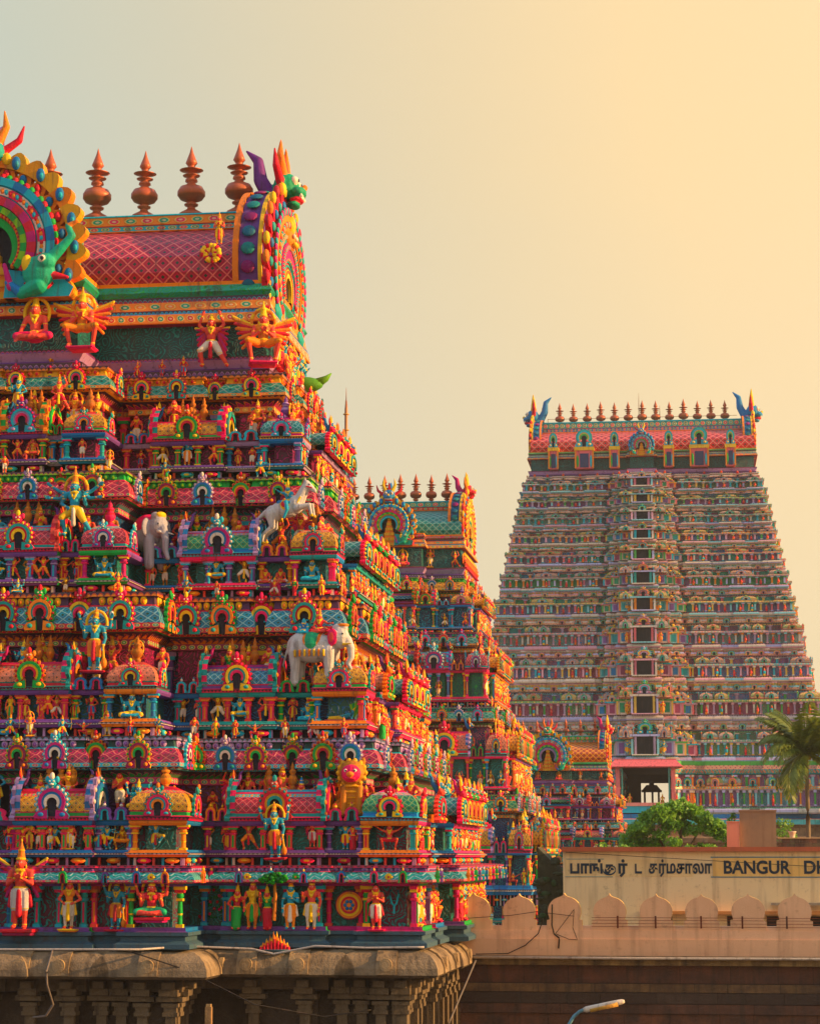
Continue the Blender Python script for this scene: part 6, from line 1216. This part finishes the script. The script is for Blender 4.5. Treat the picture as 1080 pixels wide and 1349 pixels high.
# ------------------------------------------------------------ yellow lodge with painted sign
YB, YB2 = (.94, .74, .42), (.90, .66, .34)
yb = thing('yellow_building', 'yellow plastered lodge with painted blue lettering and a red-brown roof edge', 'building', (-7.45, 107, 0))
mb = MB(); mb.box(0, 24, 0, 16, 0, 10.98, YB, LIM, YB2); link('wall', mb.mesh('wall'), yb)
mb = MB(); mb.box(-.06, 24.1, -.22, 16.1, 10.984, 11.19, (.50, .12, .05), LIM, (.30, .07, .03)); link('roof_edge', mb.mesh('roof_edge'), yb)
mb = MB(); mb.box(6.9, 23.8, -.02, .0, 9.84, 10.70, (.90, .56, .15), LIM, (.92, .66, .28)); mb.box(.1, 6.0, -.012, .0, 9.84, 10.62, (.90, .66, .30), LIM, YB); link('sign_panel', mb.mesh('sign_panel'), yb)
mb = MB(); mb.box(6.8, 23.8, -.03, -.02, 10.70, 10.745, (.06, .20, .30)); mb.box(6.8, 23.8, -.03, -.02, 9.80, 9.84, (.06, .20, .30)); mb.box(.15, 1.9, -.02, -.012, 10.62, 10.65, (.2, .3, .3)); mb.box(.1, 2.3, -.02, -.012, 9.81, 9.84, (.2, .3, .3)); link('sign_border', mb.mesh('sign_border'), yb)
def text(s_, x, z, h, width, bold=.012, name='lettering', lab=None):
    cu = bpy.data.curves.new(name, 'FONT'); cu.body = s_; cu.size = h/.70; cu.extrude = .004; cu.offset = bold; cu.materials.append(INK)
    o = bpy.data.objects.new(name, cu); COL.objects.link(o); bpy.context.view_layer.update(); w0 = o.dimensions[0]
    o.parent = yb; o.rotation_euler = (PI/2, 0, 0); o.location = (x, -.03, z)
    if w0 > 0: o.scale = (width/w0, 1, 1)
    dg = bpy.context.evaluated_depsgraph_get(); me = bpy.data.meshes.new_from_object(o.evaluated_get(dg)); o2 = link(name, me, yb); o2.rotation_euler = o.rotation_euler; o2.location = o.location; o2.scale = o.scale; bpy.data.objects.remove(o)
    if lab: o2['label'] = lab
    return o2
INK, t_, b_ = newmat('blue_sign_paint'); n_ = noise(t_, 6, 5, wcoord(t_)); t_.links.new(mixc(t_, ramp(t_, n_, .66, .76, 0, .7), (.008, .03, .06), (.45, .30, .12)), b_.inputs['Base Color']); b_.inputs['Roughness'].default_value = .7
text('BANGUR', 7.36, 9.99, .57, 3.05, .024, lab='BANGUR in dark blue capitals'); text('DHARMASALA', 11.0, 9.99, .57, 5.0, .024, lab='DHARMASALA in dark blue capitals')
text('\u0baa\u0bbe\u0b99\u0bcd', .30, 10.0, .52, 1.5, .03, lab='worn Tamil lettering'); text('\u0b95', 1.92, 10.0, .46, .44, .03, lab='worn Tamil letter'); text('\u0bb0\u0bcd', 2.53, 10.0, .52, .42, .03, lab='worn Tamil letter')
mb = MB(); mb.tube([(2.14+.29*math.cos(R(a)), -.032, 10.15+.22*math.sin(R(a))) for a in range(-190, 60, 12)], [.02+.018*abs(math.sin(R(a))) for a in range(-190, 60, 12)], 6, (.012, .045, .08)); link('letter_stroke', mb.mesh('letter_stroke'), yb); text('\u0b9f', 3.3, 10.0, .50, .32, .026, lab='worn Tamil letter'); text('\u0ba4\u0bb0\u0bcd\u0bae\u0b9a\u0bbe\u0bb2\u0bbe', 3.95, 10.0, .52, 2.9, .024, lab='worn Tamil lettering')
mb = MB(); mb.box(3.6, 24, -.55, 0, 8.14, 8.28, (.66, .26, .06), LIM, (.5, .18, .05)); link('sunshade', mb.mesh('sunshade'), yb)
mb = MB(); mb.box(0, 1.1, -.03, .0, 0, .5, (.02, .012, .01)); mb.box(-.06, 1.16, -.06, 0, -.06, 0, YB2); mo = mb.mesh('window')
for i in range(11): link('window', mo, yb, (3.9+i*1.8, 0, 7.55))
mb = MB(); mb.box(0, 3.6, -.7, -.1, 8.52, 8.62, (.45, .38, .28), LIM, (.1, .08, .06)); link('duct', mb.mesh('duct'), yb, (9.5, 0, .05))
mb = MB()
mb.add([(-1.25, 0, 0), (-.05, 0, 0), (-.05, 0, 9.2), (-.35, 0, 10.3), (-1.25, 0, 11.2), (-1.25, 3, 0), (-.05, 3, 0), (-.05, 3, 9.2), (-.35, 3, 10.3), (-1.25, 3, 11.2)], [(0, 1, 2, 3, 4), (1, 6, 7, 2), (2, 7, 8, 3), (3, 8, 9, 4), (0, 4, 9, 5)], (.07, .07, .03), STN, 0, None, (.025, .03, .012))
for i in range(70): mb.ell((rng.uniform(-1.3, -.1), rng.uniform(-.05, .1), rng.uniform(3, 10.6)), (rng.uniform(.1, .3), .1, rng.uniform(.08, .25)), (.06, .07, .03) if i % 3 else (.04, .09, .02), 6, 4, STN)
thing('retaining_wall', 'dark mossy stone wall with sloping top at the left end of the yellow building', 'wall', (-7.55, 109, 0), me=mb.mesh('retaining_wall'))
# roof furniture of the lodge
mb = MB(); mb.box(0, 1.76, 0, 1.6, 11.19, 12.95, (.34, .24, .13), LIM, (.16, .11, .08)); mb.box(-.04, 1.8, -.04, 1.64, 12.95, 13.03, (.30, .22, .14), LIM); mb.box(.5, 1.0, .3, .8, 13.03, 13.1, (.2, .2, .2))
thing('water_tank', 'stained brown concrete water tank on the yellow building roof', 'water tank', (.76, 114, 0), me=mb.mesh('water_tank'))
mb = MB(); mb.box(0, .62, 0, .6, 11.19, 12.42, (.72, .28, .18), LIM, (.5, .18, .12)); mb.box(-.02, .64, -.02, .62, 12.42, 12.47, (.70, .28, .18), LIM)
thing('chimney_pillar', 'pink plastered masonry pillar beside the brown water tank', 'pillar', (.12, 113.8, 0), me=mb.mesh('chimney_pillar'))
pr = thing('roof_parapet', 'grey rubble parapet with a sunlit coping right of the water tank', 'wall', (2.6, 114.2, 0)); mb = MB()
for i in range(26):
    for j in range(2): mb.box(i*.42+.01+(j*.2), i*.42+.41+j*.2, rng.uniform(0, .04), .3, 11.19+j*.22, 11.40+j*.22, (rng.uniform(.14, .24), rng.uniform(.12, .17), .09), STN, (.08, .06, .05))
link('rubble', mb.mesh('rubble'), pr); mb = MB(); mb.box(0, 11.2, -.03, .34, 11.63, 11.68, (.55, .42, .20), LIM); link('coping', mb.mesh('coping'), pr)
for i, (x, lb) in enumerate(((3.3, 'small white plant pot on the parapet nearest the water tank'), (5.75, 'small white plant pot on the parapet below the palm trunk'))):
    mb = MB(); mb.lathe([(.12, 0, c_WH), (.17, .24, c_WH), (.20, .26, c_WH), (.20, .30, c_WH), (.05, .29, c_BR)], 12); thing('plant_pot', lb, 'pot', (x, 114.35, 11.68), me=mb.mesh('plant_pot'))

# ------------------------------------------------------------ plants
def leafmat(name, a, b_):
    m, t, p = newmat(name); g = nd(t, 'ShaderNodeObjectInfo').outputs['Random']; n = noise(t, 1.1, 3, wcoord(t)); f = noise(t, 9., 2, wcoord(t))
    c = mixc(t, ramp(t, n, .35, .65), a, b_); c = mixc(t, ramp(t, f, .3, .7, 0, .6), c, tuple(min(1, x*1.9) for x in b_)); t.links.new(c, p.inputs['Base Color']); p.inputs['Roughness'].default_value = .45
    tr = nd(t, 'ShaderNodeBsdfTranslucent'); t.links.new(c, tr.inputs[0]); ms = nd(t, 'ShaderNodeMixShader'); ms.inputs[0].default_value = .35
    o = [x for x in t.nodes if x.type == 'OUTPUT_MATERIAL'][0]; t.links.new(p.outputs[0], ms.inputs[1]); t.links.new(tr.outputs[0], ms.inputs[2]); t.links.new(ms.outputs[0], o.inputs[0]); return m
MATS += [leafmat('broad_leaves', (.03, .12, .01), (.17, .36, .03)), leafmat('palm_leaves', (.03, .09, .01), (.17, .21, .025))]; LF, PLF = 8, 9
def crown(mb, clumps, n, size, col=(.1, .2, .03)):
    V = []; r = np.random.RandomState(4)
    for (cx, cy, cz, rx, ry, rz) in clumps:
        k = int(n*rx*rz); u = r.normal(size=(k, 3)); u /= np.linalg.norm(u, axis=1)[:, None]; rad = r.uniform(.45, 1.05, k)[:, None]; P = u*rad*np.array([rx, ry, rz])+np.array([cx, cy, cz])
        d = r.normal(size=(k, 3)); d /= np.linalg.norm(d, axis=1)[:, None]; e = np.cross(d, r.normal(size=(k, 3))); e /= np.linalg.norm(e, axis=1)[:, None]; s = size*r.uniform(.6, 1.3, k)[:, None]
        V.append(np.stack([P-d*s, P+e*s*.45, P+d*s, P-e*s*.45], 1).reshape(-1, 3))
    V = np.concatenate(V); mb.add(V, np.arange(len(V)).reshape(-1, 4), col, LF)
def bush(label, loc, clumps, n, size, trunk, cat='tree', nm='leafy_tree', group=None):
    t = thing(nm, label, cat, loc, group=group); mb = MB(); crown(mb, clumps, n, size); link('crown', mb.mesh('crown'), t); mb = MB()
    for a, b_, r0, r1 in trunk: mb.tube([a, tuple((a[i]+b_[i])/2+rng.uniform(-.1, .1) for i in range(3)), b_], [r0, (r0+r1)/2, r1], 8, (.12, .08, .05))
    link('trunk', mb.mesh('trunk'), t)
rb_ = random.Random(8); C2 = []
for i_ in range(64):
    x, y = -2.6+5.2*((i_*.618) % 1), rb_.uniform(-1.3, 1.3)
    top = 2.75*math.sqrt(max(0.05, 1-(x/3.0)**2))+rb_.uniform(-.3, .2); z = rb_.uniform(-1.2, top-.35) if i_ % 2 else top-.4; C2.append((x, y, z, rb_.uniform(.35, .62), rb_.uniform(.4, .6), rb_.uniform(.28, .5)))
C2 += [(3.3, 0, .3, .6, .5, .5), (2.6, .2, 1.0, .6, .5, .5), (-2.2, 0, 1.2, .6, .5, .5), (-3.0, .1, .6, .5, .5, .4), (.3, 0, 2.6, .4, .4, .45), (-.5, 0, 2.25, .45, .4, .4), (1.9, -.2, 1.1, .5, .4, .35), (-2.7, 0, .0, .6, .5, .5), (-3.3, .2, -.5, .6, .5, .45), (-4., .2, -.7, .55, .4, .4), (2.9, 0, -.3, .6, .5, .5)]
bush('bright green leafy tree behind the yellow building roof', (-2.75, 137, 11.2), C2, 950, .15, [((0, 0, -11.2), (0, 0, -1), .28, .2), ((0, 0, -1.2), (-1.4, .2, 1.2), .14, .04), ((0, 0, -1.2), (1.3, -.2, 1.2), .14, .04), ((0, 0, -1), (.2, 0, 2.2), .15, .04)])
bush('low green shrub at the foot of the small gopuram', (-6.6, 131, 11.0), [(x, 0, z, .45, .4, .35) for x, z in ((-.9, -.1), (-.3, .2), (.3, .0), (.9, .15), (1.4, -.1), (.0, -.4), (.7, -.4))], 620, .11, [((0, 0, -11), (0, 0, 0), .12, .05)], 'shrub', 'shrub')
bush('small bright bush between the water tank and the palm', (2.95, 120, 11.9), [(0, 0, 0, .4, .35, .4), (.3, 0, .45, .3, .3, .35), (.5, 0, -.2, .3, .3, .3), (-.1, 0, .6, .22, .2, .25)], 900, .09, [((0, 0, -.8), (0, 0, .2), .05, .02)], 'shrub', 'shrub')
bush('small weed behind the pink pillar', (.35, 115.2, 12.45), [(0, 0, .1, .22, .2, .25), (.15, 0, .35, .12, .1, .2)], 1500, .08, [((0, 0, -.3), (0, 0, .1), .03, .01)], 'plant', 'weed')
bush('yellowish shrub right of the palm trunk', (6.7, 123, 11.8), [(0, 0, 0, .5, .4, .4), (.6, 0, -.1, .4, .4, .35), (-.5, 0, -.2, .3, .3, .3), (1.3, 0, 0, .4, .3, .3)], 800, .09, [((0, 0, -1), (0, 0, .1), .05, .02)], 'shrub', 'shrub')
def palm(label, loc, h, nf, L):
    t = thing('palm_tree', label, 'palm tree', loc); mb = MB(); P = []; Rr = []
    for i in range(30): f = i/29; P.append((.25*math.sin(f*2), 0, h*f)); Rr.append((.20-.07*f)*(1+.07*(i % 2)))
    mb.tube(P, Rr, 10, (.20, .15, .10)); link('trunk', mb.mesh('trunk'), t); top = Vector(P[-1])
    for k in range(nf):
        az = 2*PI*k/nf*2.618+.3; el = (1.3, 1.05, .75, .4, -.25)[k % 5]+rng.uniform(-.12, .12); l = L*rng.uniform(.85, 1.1); mb = MB(); R0 = []; p = Vector((0, 0, 0)); d = el
        for i in range(15): R0.append(tuple(p)); p = p+Vector((math.cos(d), 0, math.sin(d)))*l/14; d -= (.02+.007*i if el > .9 else .05+.011*i)*1.1
        mb.tube(R0, [.05*(1-i/16)+.008 for i in range(15)], 5, (.16, .17, .03), mat=PLF); V = []
        for i in range(1, 42):
            f = i/42*13.9; a_ = Vector(R0[int(f)]).lerp(Vector(R0[min(14, int(f)+1)]), f % 1); tg = (Vector(R0[min(14, int(f)+1)])-Vector(R0[int(f)])).normalized(); ll = .26*l*math.sin(PI*(.12+.80*i/42))+.1
            for q in (-1, 1):
                dr = (tg*.55+Vector((0, q*.75, -.42+rng.uniform(-.2, .15)))).normalized(); e = a_+dr*ll; e.z -= .12*ll; m_ = a_.lerp(e, .5); wv = tg*.035*2.0
                V += [tuple(a_-wv), tuple(m_+wv*1.2), tuple(e), tuple(m_-wv*1.2)]
        V = np.array(V); mb.add(V, np.arange(len(V)).reshape(-1, 4), (.1, .15, .02), PLF); o = link('frond', mb.mesh('frond'), t, tuple(top), az)
    mb = MB()
    for k in range(7): a_ = k*2.4; mb.ell((.24*math.cos(a_), .24*math.sin(a_), -.25-.05*(k % 3)), (.14, .14, .17), (.30, .22, .04), 9, 6)
    link('coconuts', mb.mesh('coconuts'), t, tuple(top))
palm('coconut palm with drooping fronds at the right edge before the great gopuram', (5.25, 154, 0), 17.6, 38, 3.9)

# ------------------------------------------------------------ lamp, posts, flagstaff, ground
sl = thing('street_lamp', 'street lamp with a flat rusty white head on a curved blue arm', 'street lamp', (-3.35, 48.6, -.1))
mb = MB(); mb.tube([(0, 0, 0), (0, 0, 4), (-.02, 0, 6.9)], [.09, .07, .05], 10, (.12, .22, .26)); link('pole', mb.mesh('pole'), sl)
mb = MB(); mb.tube([(-.02, 0, 6.85), (0, 0, 7.15), (.06, 0, 7.36), (.16, 0, 7.52), (.28, 0, 7.62), (.42, 0, 7.68)], .035, 9, (.16, .30, .36)); link('arm', mb.mesh('arm'), sl)
mb = MB(); mb.tube([(.36, 0, 7.655), (.42, 0, 7.665), (1.02, 0, 7.80), (1.17, 0, 7.83), (1.22, 0, 7.84)], [.04, .065, .06, .055, .03], 10, (.58, .50, .42)); mb.tube([(.50, -.02, 7.655), (1.08, -.02, 7.785)], .052, 8, (.50, .30, .12)); link('lamp_head', mb.mesh('lamp_head'), sl)
mb = MB(); mb.tube([(.50, 0, 7.60), (.50, 0, 7.66)], .03, 6, (.1, .1, .1)); link('clamp', mb.mesh('clamp'), sl)
mb = MB(); mb.box(-.09, .09, -.09, .09, 0, 6.42, (.34, .20, .08), STN, (.2, .1, .05)); mb.box(-.07, .07, -.07, .07, 6.42, 6.5, (.4, .25, .1), STN)
thing('wooden_post', 'short brown wooden post in front of the stone base', 'post', (-14.9, 66, 0), me=mb.mesh('wooden_post'))
mb = MB(); V = []
for i in range(7): f = i/6; V += [(f*.5, .05*math.sin(5*f), .0), (f*.5, .05*math.sin(5*f)+.02, .62)]
mb.add(V, [(2*i, 2*i+2, 2*i+3, 2*i+1) for i in range(6)], (.6, .03, .03)); mb.tube([(0, 0, -7), (0, 0, .7)], .02, 6, (.2, .15, .1)); fl = thing('red_flag', 'small red flag at the left end of the stone eave', 'flag', (-22.95, 67, 7.0), me=mb.mesh('red_flag'))
fs = thing('flagstaff', 'tall thin ringed copper flagstaff rising between the two nearer gopurams', 'flagstaff', (-22.55, 136, 0)); mb = MB(); mb.tube([(0, 0, 0), (0, 0, 38.0), (0, 0, 38.6)], [.16, .10, .05], 10, (.40, .14, .04), mat=CLY); mb.tube([(0, 0, 38.6), (0, 0, 39.4)], [.03, .01], 6, (.3, .1, .04)); link('shaft', mb.mesh('shaft'), fs)
rm = MB(); rm.lathe([(.1, 0, c_GD), (.19, .02, c_GD), (.19, .08, c_GD), (.1, .1, c_GD)], 10, mat=CLY); rm = rm.mesh('ring')
for i in range(17): link('ring', rm, fs, (0, 0, 22+i*.98))
mb = MB(); mb.box(-1500, 1500, -400, 2600, -1, 0, (.20, .14, .09), LIM, (.12, .09, .06)); structure('ground', mb.mesh('ground'))
mb = MB(); mb.box(-60, 40, 30, 66, 0, .012, (.055, .05, .048), LIM, (.08, .07, .06)); structure('road', mb.mesh('road'))
# ------------------------------------------------------------ warm evening air
hz = newmat('evening_air'); m, t, b = hz; t.nodes.remove(b); pv = nd(t, 'ShaderNodeVolumePrincipled'); pv.inputs['Density'].default_value = .00018; pv.inputs['Color'].default_value = (.90, .88, .84, 1); pv.inputs['Anisotropy'].default_value = .3
t.links.new(pv.outputs[0], [x for x in t.nodes if x.type == 'OUTPUT_MATERIAL'][0].inputs['Volume'])
bm_ = bpy.data.meshes.new('haze'); bm_.from_pydata([(x, y, z) for x in (-1600, 1600) for y in (-450, 2700) for z in (-2, 80)], [], [(0, 1, 3, 2), (4, 6, 7, 5), (0, 4, 5, 1), (2, 3, 7, 6), (0, 2, 6, 4), (1, 5, 7, 3)]); bm_.materials.append(m)
structure('haze', bm_, kind='stuff')
